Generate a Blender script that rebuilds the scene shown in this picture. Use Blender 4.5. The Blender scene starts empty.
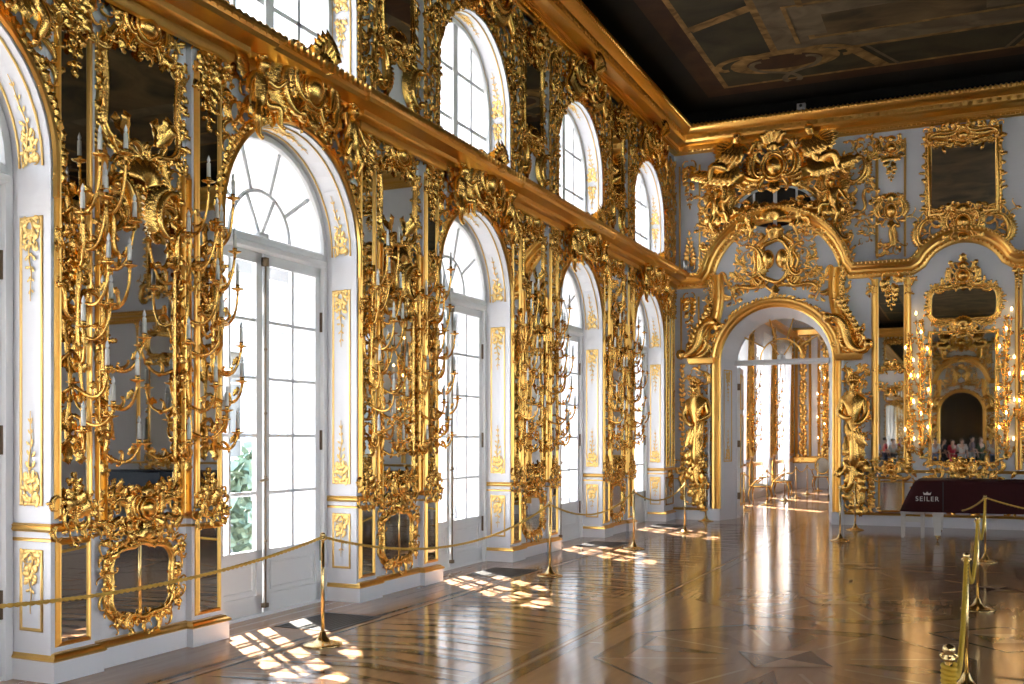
import bpy, math, random
import numpy as np
from mathutils import Vector, Matrix

PI = math.pi
COL = bpy.context.scene.collection
sc = bpy.context.scene

# ------------------------------------------------------------------ materials
def new_mat(name):
    m = bpy.data.materials.new(name); m.use_nodes = True
    nt = m.node_tree
    return m, nt, nt.nodes['Principled BSDF']

def N(nt, kind, **kw):
    n = nt.nodes.new(kind)
    for k, v in kw.items():
        if k in n.inputs: n.inputs[k].default_value = v
        else: setattr(n, k, v)
    return n

def plain(name, col, rough=.5, metal=0., bump=0., scale=30., var=0., spec=None, coat=0.):
    m, nt, b = new_mat(name)
    b.inputs['Base Color'].default_value = (*col, 1)
    b.inputs['Roughness'].default_value = rough
    b.inputs['Metallic'].default_value = metal
    if spec is not None: b.inputs['Specular IOR Level'].default_value = spec
    b.inputs['Coat Weight'].default_value = coat
    tc = N(nt, 'ShaderNodeTexCoord')
    nz = N(nt, 'ShaderNodeTexNoise', Scale=scale, Detail=4.)
    nt.links.new(tc.outputs['Object'], nz.inputs['Vector'])
    if var:
        r = N(nt, 'ShaderNodeMapRange'); r.inputs['To Min'].default_value = 1 - var; r.inputs['To Max'].default_value = 1 + var
        nt.links.new(nz.outputs['Fac'], r.inputs['Value'])
        mx = N(nt, 'ShaderNodeVectorMath', operation='SCALE'); mx.inputs[0].default_value = col
        nt.links.new(r.outputs['Result'], mx.inputs['Scale'])
        nt.links.new(mx.outputs['Vector'], b.inputs['Base Color'])
    if bump:
        bp = N(nt, 'ShaderNodeBump', Strength=bump, Distance=.01)
        nt.links.new(nz.outputs['Fac'], bp.inputs['Height'])
        nt.links.new(bp.outputs['Normal'], b.inputs['Normal'])
    return m

def emit(name, col, s):
    m, nt, b = new_mat(name)
    b.inputs['Base Color'].default_value = (*col, 1)
    b.inputs['Emission Color'].default_value = (*col, 1)
    b.inputs['Emission Strength'].default_value = s
    return m

M = {}
M['gold'] = plain('gilding', (.83, .50, .135), .25, 1., bump=.3, scale=55., var=.18)
M['gold_pale'] = plain('pale gilding', (.80, .53, .19), .42, 1., bump=.2, scale=60., var=.1)
M['gold_flat'] = plain('gilded moulding', (.80, .48, .13), .28, 1., bump=.05, scale=30., var=.1)
M['white'] = plain('white wall paint', (.79, .78, .80), .45, var=.02, scale=3.)
M['joinery'] = plain('white joinery paint', (.80, .80, .80), .35, var=.02, scale=4.)
M['mirror'] = plain('mirror silvering', (.80, .79, .75), .015, 1.)
M['brass'] = plain('polished brass', (.80, .58, .26), .2, 1., var=.1, scale=20.)
M['iron'] = plain('brown iron', (.16, .11, .07), .4, .8, var=.2)
M['candle'] = plain('candle wax', (.82, .80, .74), .5)
M['flame_off'] = plain('frosted candle bulb', (.85, .85, .85), .25)
M['flame_on'] = emit('glowing candle bulb', (1., .60, .22), 60.)
M['rope_gold'] = plain('gold braided rope', (.66, .40, .07), .55, .15, bump=.3, scale=120.)
M['rope_yellow'] = plain('yellow velvet rope', (.72, .43, .03), .6, bump=.3, scale=120.)
M['maroon'] = plain('maroon quilted cover', (.042, .009, .010), .8, bump=.15, scale=8., var=.15, spec=.15)
M['navy'] = plain('navy cover', (.008, .014, .035), .6, bump=.1, scale=8.)
M['pwhite'] = plain('white lacquer', (.78, .75, .70), .25)
M['letter'] = plain('printed pale letters', (.72, .68, .62), .6)
def sheer():
    m = bpy.data.materials.new('white sheer silk'); m.use_nodes = True
    nt = m.node_tree; nt.nodes.clear()
    o = N(nt, 'ShaderNodeOutputMaterial'); mx = N(nt, 'ShaderNodeMixShader'); mx.inputs[0].default_value = .55
    a = N(nt, 'ShaderNodeBsdfDiffuse'); a.inputs['Color'].default_value = (.88, .86, .83, 1)
    t = N(nt, 'ShaderNodeBsdfTranslucent'); t.inputs['Color'].default_value = (.88, .86, .83, 1)
    nt.links.new(a.outputs[0], mx.inputs[1]); nt.links.new(t.outputs[0], mx.inputs[2]); nt.links.new(mx.outputs[0], o.inputs['Surface'])
    return m
M['curtain'] = sheer()
M['grey_iron'] = plain('vent grille iron', (.055, .048, .042), .5, .3)
M['plaster_out'] = plain('darkened cream facade', (.13, .115, .095), .8, var=.05, scale=1.)  # cream darkened evenly below its true tone; exposure is put into the colour
M['gravel'] = plain('court cobbles', (.24, .22, .20), .9, var=.1, scale=2.)
M['pane_far'] = plain('distant window panes', (.06, .062, .068), .3)
M['tarnish'] = plain('tarnished brass bolt', (.26, .19, .12), .45, .6, var=.2)
M['leafgreen'] = plain('foliage', (.21, .26, .17), .7, var=.5, scale=3., bump=.5)
M['bark'] = plain('bark', (.10, .07, .05), .9)
M['black'] = plain('black plastic', (.02, .02, .022), .4)
M['silver'] = plain('grey metal case', (.45, .45, .46), .3, .6)
M['skin'] = plain('skin', (.55, .33, .25), .5)
M['parchment'] = plain('silvered upholstery', (.55, .50, .40), .6, var=.15)
M['dark_glass'] = plain('dark room behind glass', (.03, .027, .025), .08)

def glass_mat():
    m = bpy.data.materials.new('window glass'); m.use_nodes = True
    nt = m.node_tree; nt.nodes.clear()
    o = N(nt, 'ShaderNodeOutputMaterial'); mx = N(nt, 'ShaderNodeMixShader')
    t = N(nt, 'ShaderNodeBsdfTransparent'); t.inputs['Color'].default_value = (.96, .975, .97, 1)
    g = N(nt, 'ShaderNodeBsdfGlossy'); g.inputs['Roughness'].default_value = .02
    f = N(nt, 'ShaderNodeLayerWeight', Blend=.5); pw = N(nt, 'ShaderNodeMath', operation='POWER'); pw.inputs[1].default_value = 5.
    ml = N(nt, 'ShaderNodeMath', operation='MULTIPLY_ADD'); ml.inputs[1].default_value = .7; ml.inputs[2].default_value = .06
    nt.links.new(f.outputs['Facing'], pw.inputs[0]); nt.links.new(pw.outputs[0], ml.inputs[0])
    nt.links.new(ml.outputs[0], mx.inputs[0]); nt.links.new(t.outputs[0], mx.inputs[1]); nt.links.new(g.outputs[0], mx.inputs[2])
    nt.links.new(mx.outputs[0], o.inputs['Surface'])
    return m
M['glass'] = glass_mat()

def wood(name, col, grain=.08, ang=0.):
    m, nt, b = new_mat(name)
    tc = N(nt, 'ShaderNodeTexCoord'); mp = N(nt, 'ShaderNodeMapping')
    mp.inputs['Rotation'].default_value = (0, 0, ang); mp.inputs['Scale'].default_value = (7, .7, 1)
    nz = N(nt, 'ShaderNodeTexNoise', Scale=2.2, Detail=5., Roughness=.6)
    nt.links.new(tc.outputs['Object'], mp.inputs[0]); nt.links.new(mp.outputs[0], nz.inputs['Vector'])
    r = N(nt, 'ShaderNodeMapRange'); r.inputs['From Min'].default_value = .3; r.inputs['From Max'].default_value = .7
    r.inputs['To Min'].default_value = 1 - grain; r.inputs['To Max'].default_value = 1 + grain
    nt.links.new(nz.outputs['Fac'], r.inputs['Value'])
    mx = N(nt, 'ShaderNodeVectorMath', operation='SCALE'); mx.inputs[0].default_value = col
    nt.links.new(r.outputs['Result'], mx.inputs['Scale']); nt.links.new(mx.outputs['Vector'], b.inputs['Base Color'])
    b.inputs['Roughness'].default_value = .125; b.inputs['Specular IOR Level'].default_value = .42
    # gentle unevenness of the polished boards
    n2 = N(nt, 'ShaderNodeTexNoise', Scale=4., Detail=1.)
    nt.links.new(tc.outputs['Object'], n2.inputs['Vector'])
    bp = N(nt, 'ShaderNodeBump', Strength=.035, Distance=.006)
    nt.links.new(n2.outputs['Fac'], bp.inputs['Height']); nt.links.new(bp.outputs['Normal'], b.inputs['Normal'])
    return m
M['oak'] = wood('parquet oak', (.40, .222, .12))
M['oak_l'] = wood('parquet pale maple', (.52, .33, .20), .06, .6)
M['oak_m'] = wood('parquet rosewood', (.22, .112, .058), .1, -.7)
M['oak_d'] = wood('parquet dark walnut', (.085, .045, .026), .1, .3)
M['oak_k'] = wood('parquet honey oak', (.34, .183, .096), .08, 1.3)
M['plank'] = wood('border plank', (.43, .255, .155), .12, 0)

def paint(name, c1, c2, scale=1.2, rough=.75):
    m, nt, b = new_mat(name)
    tc = N(nt, 'ShaderNodeTexCoord')
    nz = N(nt, 'ShaderNodeTexNoise', Scale=scale, Detail=6., Distortion=1.5)
    nt.links.new(tc.outputs['Object'], nz.inputs['Vector'])
    rp = N(nt, 'ShaderNodeValToRGB')
    rp.color_ramp.elements[0].position = .35; rp.color_ramp.elements[1].position = .68
    rp.color_ramp.elements[0].color = (*c1, 1); rp.color_ramp.elements[1].color = (*c2, 1)
    nt.links.new(nz.outputs['Fac'], rp.inputs[0]); nt.links.new(rp.outputs[0], b.inputs['Base Color'])
    b.inputs['Roughness'].default_value = rough
    b.inputs['Specular IOR Level'].default_value = .2
    return m
M['cl_black'] = paint('ceiling shaded black band', (.006, .005, .004), (.010, .008, .006))  # black frame paint, with the shadow above the cornice put into its colour
M['cl_red'] = paint('ceiling brown border', (.030, .013, .007), (.055, .025, .010))
M['cl_sky'] = paint('ceiling painting ground', (.040, .028, .015), (.15, .095, .045), .7)
M['cl_green'] = paint('ceiling painted recess', (.026, .021, .012), (.052, .042, .022), .9)
M['cl_gold'] = paint('ceiling painted ochre', (.11, .058, .018), (.30, .17, .055), 2.5)
M['cl_stone'] = paint('ceiling painted stone', (.085, .062, .037), (.17, .125, .075), 1.5)

# ------------------------------------------------------------------ mesh builder
# local frame of wall pieces: (u, v, w) = along the wall, up, out of the wall  ->  mesh (u, -w, v)
class MB:
    def __init__(s): s.V = []; s.F = []; s.I = []; s.n = 0
    def add(s, v, f, mi=0):
        v = np.asarray(v, float).reshape(-1, 3)
        s.V.append(v); n = s.n
        s.F += [tuple(int(i) + n for i in q) for q in f]
        s.I += [mi] * len(f); s.n += len(v)
    def grid(s, g, closed_u=False, closed_v=False, mi=0):
        g = np.asarray(g, float); a, b = g.shape[:2]
        key = (a, b, closed_u, closed_v)
        f = _gc.get(key)
        if f is None:
            f = []
            for i in range(a if closed_u else a - 1):
                for j in range(b if closed_v else b - 1):
                    i2 = (i + 1) % a; j2 = (j + 1) % b
                    f.append((i*b + j, i2*b + j, i2*b + j2, i*b + j2))
            _gc[key] = f
        s.add(g.reshape(-1, 3), f, mi)
    def box(s, x0, x1, y0, y1, z0, z1, mi=0):
        v = [(x, y, z) for x in (x0, x1) for y in (y0, y1) for z in (z0, z1)]
        s.add(v, [(0,1,3,2), (4,6,7,5), (0,4,5,1), (2,3,7,6), (0,2,6,4), (1,5,7,3)], mi)
    def merge(s, o, mat=None):
        for v in o.V:
            pass
        v = np.concatenate(o.V) if o.V else np.zeros((0, 3))
        if mat is not None: v = v @ np.array(mat.to_3x3()).T + np.array(mat.translation)
        n = s.n; s.V.append(v); s.F += [tuple(i + n for i in q) for q in o.F]; s.I += o.I; s.n += len(v)
    def mesh(s, name, mats, smooth=True):
        me = bpy.data.meshes.new(name)
        v = np.concatenate(s.V) if s.V else np.zeros((0, 3))
        me.from_pydata(v.tolist(), [], s.F)
        for m in (mats if isinstance(mats, (list, tuple)) else [mats]): me.materials.append(m)
        if any(s.I): me.polygons.foreach_set('material_index', s.I)
        me.polygons.foreach_set('use_smooth', [smooth] * len(me.polygons))
        me.update()
        if smooth and any(m is M.get('gold_flat') or m is M.get('pwhite') for m in me.materials): me.set_sharp_from_angle(angle=math.radians(28))
        return me
    def obj(s, name, mats, parent=None, loc=(0,0,0), rz=0., smooth=True):
        o = bpy.data.objects.new(name, s.mesh(name, mats, smooth))
        COL.objects.link(o); o.location = loc; o.rotation_euler = (0, 0, rz)
        if parent: o.parent = parent
        return o
_gc = {}

def empty(name, loc=(0,0,0), rz=0.):
    o = bpy.data.objects.new(name, None); COL.objects.link(o)
    o.location = loc; o.rotation_euler = (0, 0, rz); o.empty_display_size = .1
    return o
def tag(o, label=None, cat=None, group=None, kind=None):
    if label: o['label'] = label
    if cat: o['category'] = cat
    if group: o['group'] = group
    if kind: o['kind'] = kind
    return o
def part(name, me, parent, loc=(0,0,0), rz=0.):
    o = bpy.data.objects.new(name, me); COL.objects.link(o); o.parent = parent
    o.location = loc; o.rotation_euler = (0, 0, rz)
    return o
def copy_tree(o, parent=None, loc=None, rz=None):
    c = o.copy(); COL.objects.link(c); c.parent = parent
    if loc is not None: c.location = loc
    if rz is not None: c.rotation_euler = (0, 0, rz)
    for ch in list(o.children): copy_tree(ch, c)
    return c

# ------------------------------------------------------------------ carving vocabulary
def uvw(u, v, w):
    return np.stack([u, -w, v], -1)

def sweep(mb, P, R, k=6, flat=1., ref=(0, -1, 0), closed=False, mi=0):
    P = np.asarray(P, float); n = len(P); R = np.broadcast_to(np.asarray(R, float), (n,))
    if closed: T = np.roll(P, -1, 0) - np.roll(P, 1, 0)
    else: T = np.gradient(P, axis=0)
    T /= np.linalg.norm(T, axis=1)[:, None] + 1e-12
    A = np.asarray(ref, float)
    Nn = np.cross(T, A); ln = np.linalg.norm(Nn, axis=1)
    bad = ln < 1e-3
    if bad.any(): Nn[bad] = np.cross(T[bad], np.array([.3, .2, .93])); ln = np.linalg.norm(Nn, axis=1)
    Nn /= ln[:, None]; B = np.cross(Nn, T)
    a = np.arange(k) * 2 * PI / k
    g = P[:, None] + R[:, None, None] * (np.cos(a)[None, :, None] * Nn[:, None] + flat * np.sin(a)[None, :, None] * B[:, None])
    mb.grid(g, closed, True, mi)
    if not closed:
        b = mb.n - n * k
        mb.F.append(tuple(b + i for i in range(k))); mb.I.append(mi)
        mb.F.append(tuple(b + (n - 1) * k + k - 1 - i for i in range(k))); mb.I.append(mi)

_SPH = {}
def sphere(mb, c, r, nu=8, nv=5, mi=0, sq=(1, 1, 1)):
    key = (nu, nv)
    if key not in _SPH:
        th = np.linspace(.02, PI - .02, nv + 1); ph = np.arange(nu) * 2 * PI / nu
        _SPH[key] = np.stack([np.sin(th)[:, None] * np.cos(ph), np.sin(th)[:, None] * np.sin(ph), np.cos(th)[:, None] * np.ones(nu)], -1)
    mb.grid(np.asarray(c) + r * _SPH[key] * np.asarray(sq), False, True, mi)

def lathe(mb, prof, c=(0, 0, 0), k=16, mi=0):
    pr = np.asarray(prof, float); a = np.arange(k) * 2 * PI / k
    g = np.stack([pr[:, :1] * np.cos(a), pr[:, :1] * np.sin(a), pr[:, 1:] * np.ones(k)], -1) + np.asarray(c)
    mb.grid(g[::-1], False, True, mi)

def curl_path(kind, n=20, mid=2.2, end=11., p=2.6):
    s = np.linspace(0, 1, n); x = np.abs(2 * s - 1)
    k = mid + end * x ** p
    if kind == 'S': k = k * np.sign(.5 - s + 1e-9) * np.minimum(1, x * 5)
    th = np.cumsum(k) / n; th -= th[n // 2]
    d = np.stack([np.cos(th), np.sin(th)], -1)
    q = np.cumsum(d, 0); q -= (q.max(0) + q.min(0)) / 2
    return q / (q.max(0) - q.min(0)).max(), s, th
CURLS = {('C', i): curl_path('C', 20, m, e) for i, (m, e) in enumerate([(2.2, 11), (1.4, 13), (3., 9)])}
CURLS.update({('S', i): curl_path('S', 22, m, e) for i, (m, e) in enumerate([(1.5, 12), (2.5, 10), (.8, 13)])})

def rot2(q, a):
    c, s = math.cos(a), math.sin(a)
    return np.stack([q[:, 0] * c - q[:, 1] * s, q[:, 0] * s + q[:, 1] * c], -1)

def scroll(mb, c, size, rot=0., flip=1, kind='C', var=0, w=.02, thick=.075, proj=.16, frill=0., balls=True):
    q, s, th = CURLS[(kind, var)]
    q = q.copy(); q[:, 0] *= flip
    q = rot2(q, rot) * size + np.asarray(c)
    x = np.abs(2 * s - 1)
    ww = w + size * (proj * (.45 + .55 * x ** 2))
    R = size * thick * (.45 + .75 * np.sin(PI * np.clip(s, .02, .98)) ** .7)
    P = uvw(q[:, 0], q[:, 1], ww)
    sweep(mb, P, R, 6, 1.25)
    if balls:
        for i in (0, -1): sphere(mb, P[i], size * thick * 1.15, 6, 4)
    if frill:
        n = len(s); a, b = int(n * .16), int(n * .84)
        ctr = q[a:b].mean(0) if kind == 'C' else q.mean(0)
        m = (b - a) * 2 - 1
        ii = np.linspace(a, b - 1, m)
        qx = np.stack([np.interp(ii, np.arange(n), q[:, 0]), np.interp(ii, np.arange(n), q[:, 1])], -1)
        t = np.gradient(qx, axis=0); t /= np.linalg.norm(t, axis=1)[:, None]
        nn = np.stack([t[:, 1], -t[:, 0]], -1)
        if kind == 'C':
            sg = np.sign((nn * (qx - ctr)).sum(1)); nn = nn * np.where(sg == 0, 1, sg)[:, None]
        e = frill * size * (.45 + .55 * np.sin(np.linspace(.15, PI - .15, m))) * np.where(np.arange(m) % 2, .78, 1.08)
        rip = np.where(np.arange(m) % 2, -.02, .03) * size
        rows = []
        for f, h in ((0., .12), (.4, .20), (.8, .10), (1., .0)):
            pt = qx + nn * (e * f)[:, None]
            rows.append(uvw(pt[:, 0], pt[:, 1], w + size * h * .8 + rip * (f > 0)))
        mb.grid(rows)

def leaf(mb, p, ang, L, W=None, bend=0., lift=.35, w=.015, lobes=3, nt=9):
    W = W or L * .3
    t = np.linspace(0, 1, nt); th = ang + bend * t
    d = np.stack([np.cos(th), np.sin(th)], -1) * (L / (nt - 1))
    c = np.vstack([[0, 0], np.cumsum(d[:-1], 0)]) + np.asarray(p)
    nn = np.stack([-np.sin(th), np.cos(th)], -1)
    wid = W * np.sin(PI * np.clip(t * .93 + .05, 0, 1)) ** .7 * (1 + .3 * np.sin(lobes * 2 * PI * t))
    sx = np.array([-1, -.55, 0, .55, 1.])
    hh = np.array([0., 1., .55, 1., 0.])
    hb = L * .10 + 0 * t
    top = w + L * lift * (t ** 2 - .75 * np.clip(t - .72, 0, 1) * 3.2 * t)
    back = 1 - .0 * t
    g = np.empty((nt, 5, 3))
    for j in range(5):
        off = c + nn * (wid * sx[j])[:, None] - np.stack([np.cos(th), np.sin(th)], -1) * (np.abs(sx[j]) * -.10 * L)
        g[:, j] = uvw(off[:, 0], off[:, 1], top + hb * hh[j] * np.sin(PI * np.clip(t * .9 + .1, 0, 1)))
    mb.grid(g)

def flower(mb, c, r, w=.02, petals=5, rot=0.):
    n = petals * 3; a = np.arange(n) * 2 * PI / n + rot
    rows = []
    for f, h in ((1., .0), (.8, .42), (.45, .35), (.18, .12)):
        rr = r * f * (1 + .22 * f * np.cos(petals * (a - rot)))
        rows.append(uvw(c[0] + rr * np.cos(a), c[1] + rr * np.sin(a), w + r * h + 0 * a))
    mb.grid(rows, False, True)
    sphere(mb, (c[0], -(w + r * .2), c[1]), r * .3, 6, 4)

def shell(mb, c, r, ang=PI / 2, spread=2.6, w=.02, ribs=9, h=.4):
    n = ribs * 2 + 1; a = np.linspace(-spread / 2, spread / 2, n) + ang
    rip = np.where(np.arange(n) % 2, 1, 0)
    rows = []
    for f in (.08, .35, .65, .88, 1.02):
        rr = r * f * (1 + .10 * rip * f) * (1 - .12 * (np.abs(a - ang) / (spread / 2)) ** 2)
        rows.append(uvw(c[0] + rr * np.cos(a), c[1] + rr * np.sin(a), w + r * h * (math.sin(PI * min(1, f * .85 + .1)) + .22 * f * rip)))
    mb.grid(rows)

def dome(mb, c, ru, rv, h, w=.02, n=16):
    rows = []; a = np.arange(n) * 2 * PI / n
    for f in (0., .3, .6, .85, .98):
        q = math.cos(f * PI / 2)
        rows.append(uvw(c[0] + ru * q * np.cos(a), c[1] + rv * q * np.sin(a), w + h * math.sin(f * PI / 2) + 0 * a))
    mb.grid(rows, False, True)

def ring(mb, c, ru, rv, r, w=.02, n=28, k=6, amp=0., lob=0):
    a = np.arange(n) * 2 * PI / n
    f = 1 + amp * np.cos(lob * a)
    sweep(mb, uvw(c[0] + ru * f * np.cos(a), c[1] + rv * f * np.sin(a), w + r * .6 + 0 * a), r, k, closed=True)

def moulding(mb, path, prof, closed=False, mi=0, plane='uv'):
    """a profile [(offset, height)] run along a flat path with mitred corners; offset goes to the left of the path"""
    p = np.asarray(path, float); n = len(p)
    if closed:
        e1 = p - np.roll(p, 1, 0); e2 = np.roll(p, -1, 0) - p
    else:
        d = np.diff(p, axis=0); e1 = np.vstack([d[:1], d]); e2 = np.vstack([d, d[-1:]])
    e1 = e1 / np.linalg.norm(e1, axis=1)[:, None]; e2 = e2 / np.linalg.norm(e2, axis=1)[:, None]
    n1 = np.stack([-e1[:, 1], e1[:, 0]], -1); n2 = np.stack([-e2[:, 1], e2[:, 0]], -1)
    m = n1 + n2; m = m / np.maximum((m * n1).sum(1), .25)[:, None]
    rows = []
    for o, h in prof:
        q = p + m * o
        rows.append(uvw(q[:, 0], q[:, 1], np.full(n, h)))
    mb.grid(np.stack(rows, 1), closed, False, mi)

def rect(u0, v0, u1, v1): return [(u0, v0), (u1, v0), (u1, v1), (u0, v1)]
def arc(c, r, a0, a1, n=24, rv=None):
    a = np.linspace(a0, a1, n); return np.stack([c[0] + r * np.cos(a), c[1] + (rv or r) * np.sin(a)], -1)

FR = [(0, 0), (.0, .03), (.010, .042), (.022, .03), (.03, .018), (.038, .026), (.05, .012), (.052, 0)]
def frame_prof(w, h=None):
    h = h or w * .8
    return [(0, 0), (0, h * .75), (w * .18, h), (w * .42, h * .8), (w * .58, h * .42), (w * .74, h * .62), (w * .95, h * .3), (w, 0)]

def rocaille(mb, c, size, rot, rnd, w=.015, rich=1):
    k = rnd.choice('CCS'); v = rnd.randrange(3); fl = rnd.choice((-1, 1))
    scroll(mb, c, size, rot, fl, k, v, w=w, thick=rnd.uniform(.06, .09), proj=rnd.uniform(.10, .22), frill=rnd.choice((0, .3, .45)) if rich else 0)
    for i in range(2 if rich else 1):
        a = rot + rnd.uniform(-2.6, 2.6)
        leaf(mb, (c[0] + .25 * size * math.cos(a), c[1] + .25 * size * math.sin(a)), a + rnd.uniform(-.5, .5), size * rnd.uniform(.45, .75),
             size * rnd.uniform(.11, .18), rnd.uniform(-1.4, 1.4), rnd.uniform(.2, .5), w + .01)

def mirror_u(mb, start, axis):
    """add a copy of everything added since START = (index into V, F), reflected about u = axis"""
    iv, jf = start
    v = np.concatenate(mb.V[iv:]); base = mb.n - len(v)
    v2 = v.copy(); v2[:, 0] = 2 * axis - v2[:, 0]
    off = mb.n
    f = [tuple(i - base + off for i in reversed(q)) for q in mb.F[jf:]]
    mb.I += mb.I[jf:]
    mb.F += f; mb.V.append(v2); mb.n += len(v2)
def mark(mb): return (len(mb.V), len(mb.F))

def scatter(region, dist, rnd, n=4000):
    """Poisson-disc points in region(u, v)->bool over its box"""
    (u0, v0, u1, v1), fn = region
    pts = []
    for _ in range(n):
        p = (rnd.uniform(u0, u1), rnd.uniform(v0, v1))
        if fn(*p) and all((p[0]-q[0])**2 + (p[1]-q[1])**2 > dist*dist for q in pts): pts.append(p)
    return pts

def foliage(mb, region, dist, rnd, w=.012, flow=None, rich=1, flowers=.12):
    for p in scatter(region, dist, rnd):
        a = flow(*p) if flow else rnd.uniform(0, 2 * PI)
        if rnd.random() < flowers: flower(mb, p, dist * rnd.uniform(.35, .5), w + .02)
        rocaille(mb, p, dist * rnd.uniform(1.1, 1.6), a + rnd.uniform(-.5, .5), rnd, w, rich)

def leaf_band(mb, path, step, L, rnd, side=(1, -1), spread=.75, w=.015, W=None, lift=.3):
    """pairs of leaves that follow a path"""
    p = np.asarray(path, float); d = np.linalg.norm(np.diff(p, axis=0), axis=1); s = np.concatenate([[0], np.cumsum(d)])
    n = max(2, int(s[-1] / step)); t = (np.arange(n) + .5) * s[-1] / n
    x = np.interp(t, s, p[:, 0]); y = np.interp(t, s, p[:, 1])
    x2 = np.interp(t + .01, s, p[:, 0]) - np.interp(t - .01, s, p[:, 0]); y2 = np.interp(t + .01, s, p[:, 1]) - np.interp(t - .01, s, p[:, 1])
    for i in range(n):
        a = math.atan2(y2[i], x2[i])
        for sd in side:
            l = L * rnd.uniform(.75, 1.25)
            leaf(mb, (x[i], y[i]), a + sd * spread * rnd.uniform(.7, 1.3), l, (W or L * .3) * rnd.uniform(.8, 1.2), -sd * rnd.uniform(.2, 1.3), lift * rnd.uniform(.6, 1.4), w)

def drop(mb, u, v0, v1, wid, rnd, w=.012):
    """a hanging (or, v1 > v0, rising) spray that narrows away from v0"""
    L = abs(v1 - v0); sg = 1 if v1 > v0 else -1
    nb = max(4, int(L / (wid * .30)))
    for i in range(nb):
        f = i / nb; y = v0 + sg * L * f; wd = wid * (1 - .82 * f)
        if i % 2 == 0:
            for s in (-1, 1): scroll(mb, (u + s * wd * .27, y), wd * .55, PI / 2 * s, s * sg, 'C', rnd.randrange(3), w, .09, .14)
        for s in (-1, 1):
            leaf(mb, (u + s * wd * .05, y), sg * PI / 2 - s * sg * rnd.uniform(.35, 1.0), max(wd * .6, .04), max(wd * .2, .014), s * rnd.uniform(-.4, 1.0), .3, w + .008)
        if rnd.random() < .4: flower(mb, (u + rnd.uniform(-.15, .15) * wd, y), max(wd * .16, .016), w + .02)
    leaf(mb, (u, v1 - sg * L * .12), sg * PI / 2, L * .14, .02, .3, .2, w)

def tendril(mb, u, v0, v1, wid, rnd, w=.004):
    """a thin low-relief spray that narrows away from v0"""
    L = abs(v1 - v0); sg = 1 if v1 > v0 else -1
    t = np.linspace(0, 1, 24); x = u + wid * .14 * (1 - t) * np.sin(t * 11); 
    sweep(mb, uvw(x, v0 + sg * L * t, np.full(24, w + .006)), .0075 * (1.1 - .7 * t), 5)
    for i in range(12):
        y = v0 + sg * (.012 + .017 * i); h = wid * (.46 - .026 * i)
        for s in (-1, 1):
            leaf(mb, (u + s * h * rnd.uniform(.2, .9), y), rnd.uniform(0, 2 * PI), wid * .24, wid * .075, rnd.uniform(-1.2, 1.2), .2, w + .003)
            if i % 3 == 0: scroll(mb, (u + s * h * .6, y), wid * .30, rnd.uniform(0, 6), s, 'C', rnd.randrange(3), w, .07, .09, balls=False)
    n = max(4, int(L / .075))
    for i in range(n):
        f = i / n; y = v0 + sg * L * f; wd = wid * (1 - .8 * f) if i else wid
        for s in (-1, 1):
            if i < 3: scroll(mb, (u + s * wd * .30, y + sg * .02), wd * .42, PI / 2 * s, s * sg, 'C', rnd.randrange(3), w, .055, .07, balls=False)
            leaf(mb, (u + s * wd * .06, y), sg * PI / 2 - s * sg * rnd.uniform(.4, 1.1), max(wd * .42, .032), max(wd * .10, .008), s * rnd.uniform(-.5, 1.0), .16, w + .003)
        if i % 2: flower(mb, (u + rnd.uniform(-.1, .1) * wd, y), max(wd * .10, .011), w + .004)

def cartouche(mb, c, W, H, rnd, w=.02, crown=True):
    """oval boss in a scrolled, shell-crested setting"""
    dome(mb, c, W * .20, H * .22, W * .14, w + .03)
    ring(mb, c, W * .23, H * .25, W * .035, w + .03)
    ring(mb, c, W * .29, H * .31, W * .03, w + .01, amp=.06, lob=6)
    for s in (-1, 1):
        scroll(mb, (c[0] + s * W * .34, c[1] + H * .05), H * .55, PI / 2 * s, s, 'C', 1, w, .08, .2, .4)
        scroll(mb, (c[0] + s * W * .26, c[1] - H * .33), H * .34, PI / 2 + s * .6, s, 'S', 0, w, .09, .2, .0)
        scroll(mb, (c[0] + s * W * .24, c[1] + H * .36), H * .32, PI / 2 - s * .7, -s, 'C', 2, w, .09, .2, .4)
        for i in range(4):
            leaf(mb, (c[0] + s * W * .28, c[1] + H * (-.3 + .2 * i)), PI / 2 - s * (1.9 - .45 * i), W * .32, W * .09, s * rnd.uniform(-.8, .8), .4, w)
    if crown: shell(mb, (c[0], c[1] + H * .30), H * .26, PI / 2, 2.4, w + .02)
    leaf(mb, (c[0], c[1] - H * .28), -PI / 2, H * .28, W * .1, 0, .4, w + .01)
    for s in (-1, 1): leaf(mb, (c[0], c[1] - H * .28), -PI / 2 + s * .6, H * .26, W * .08, -s * .8, .4, w + .01)

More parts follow.
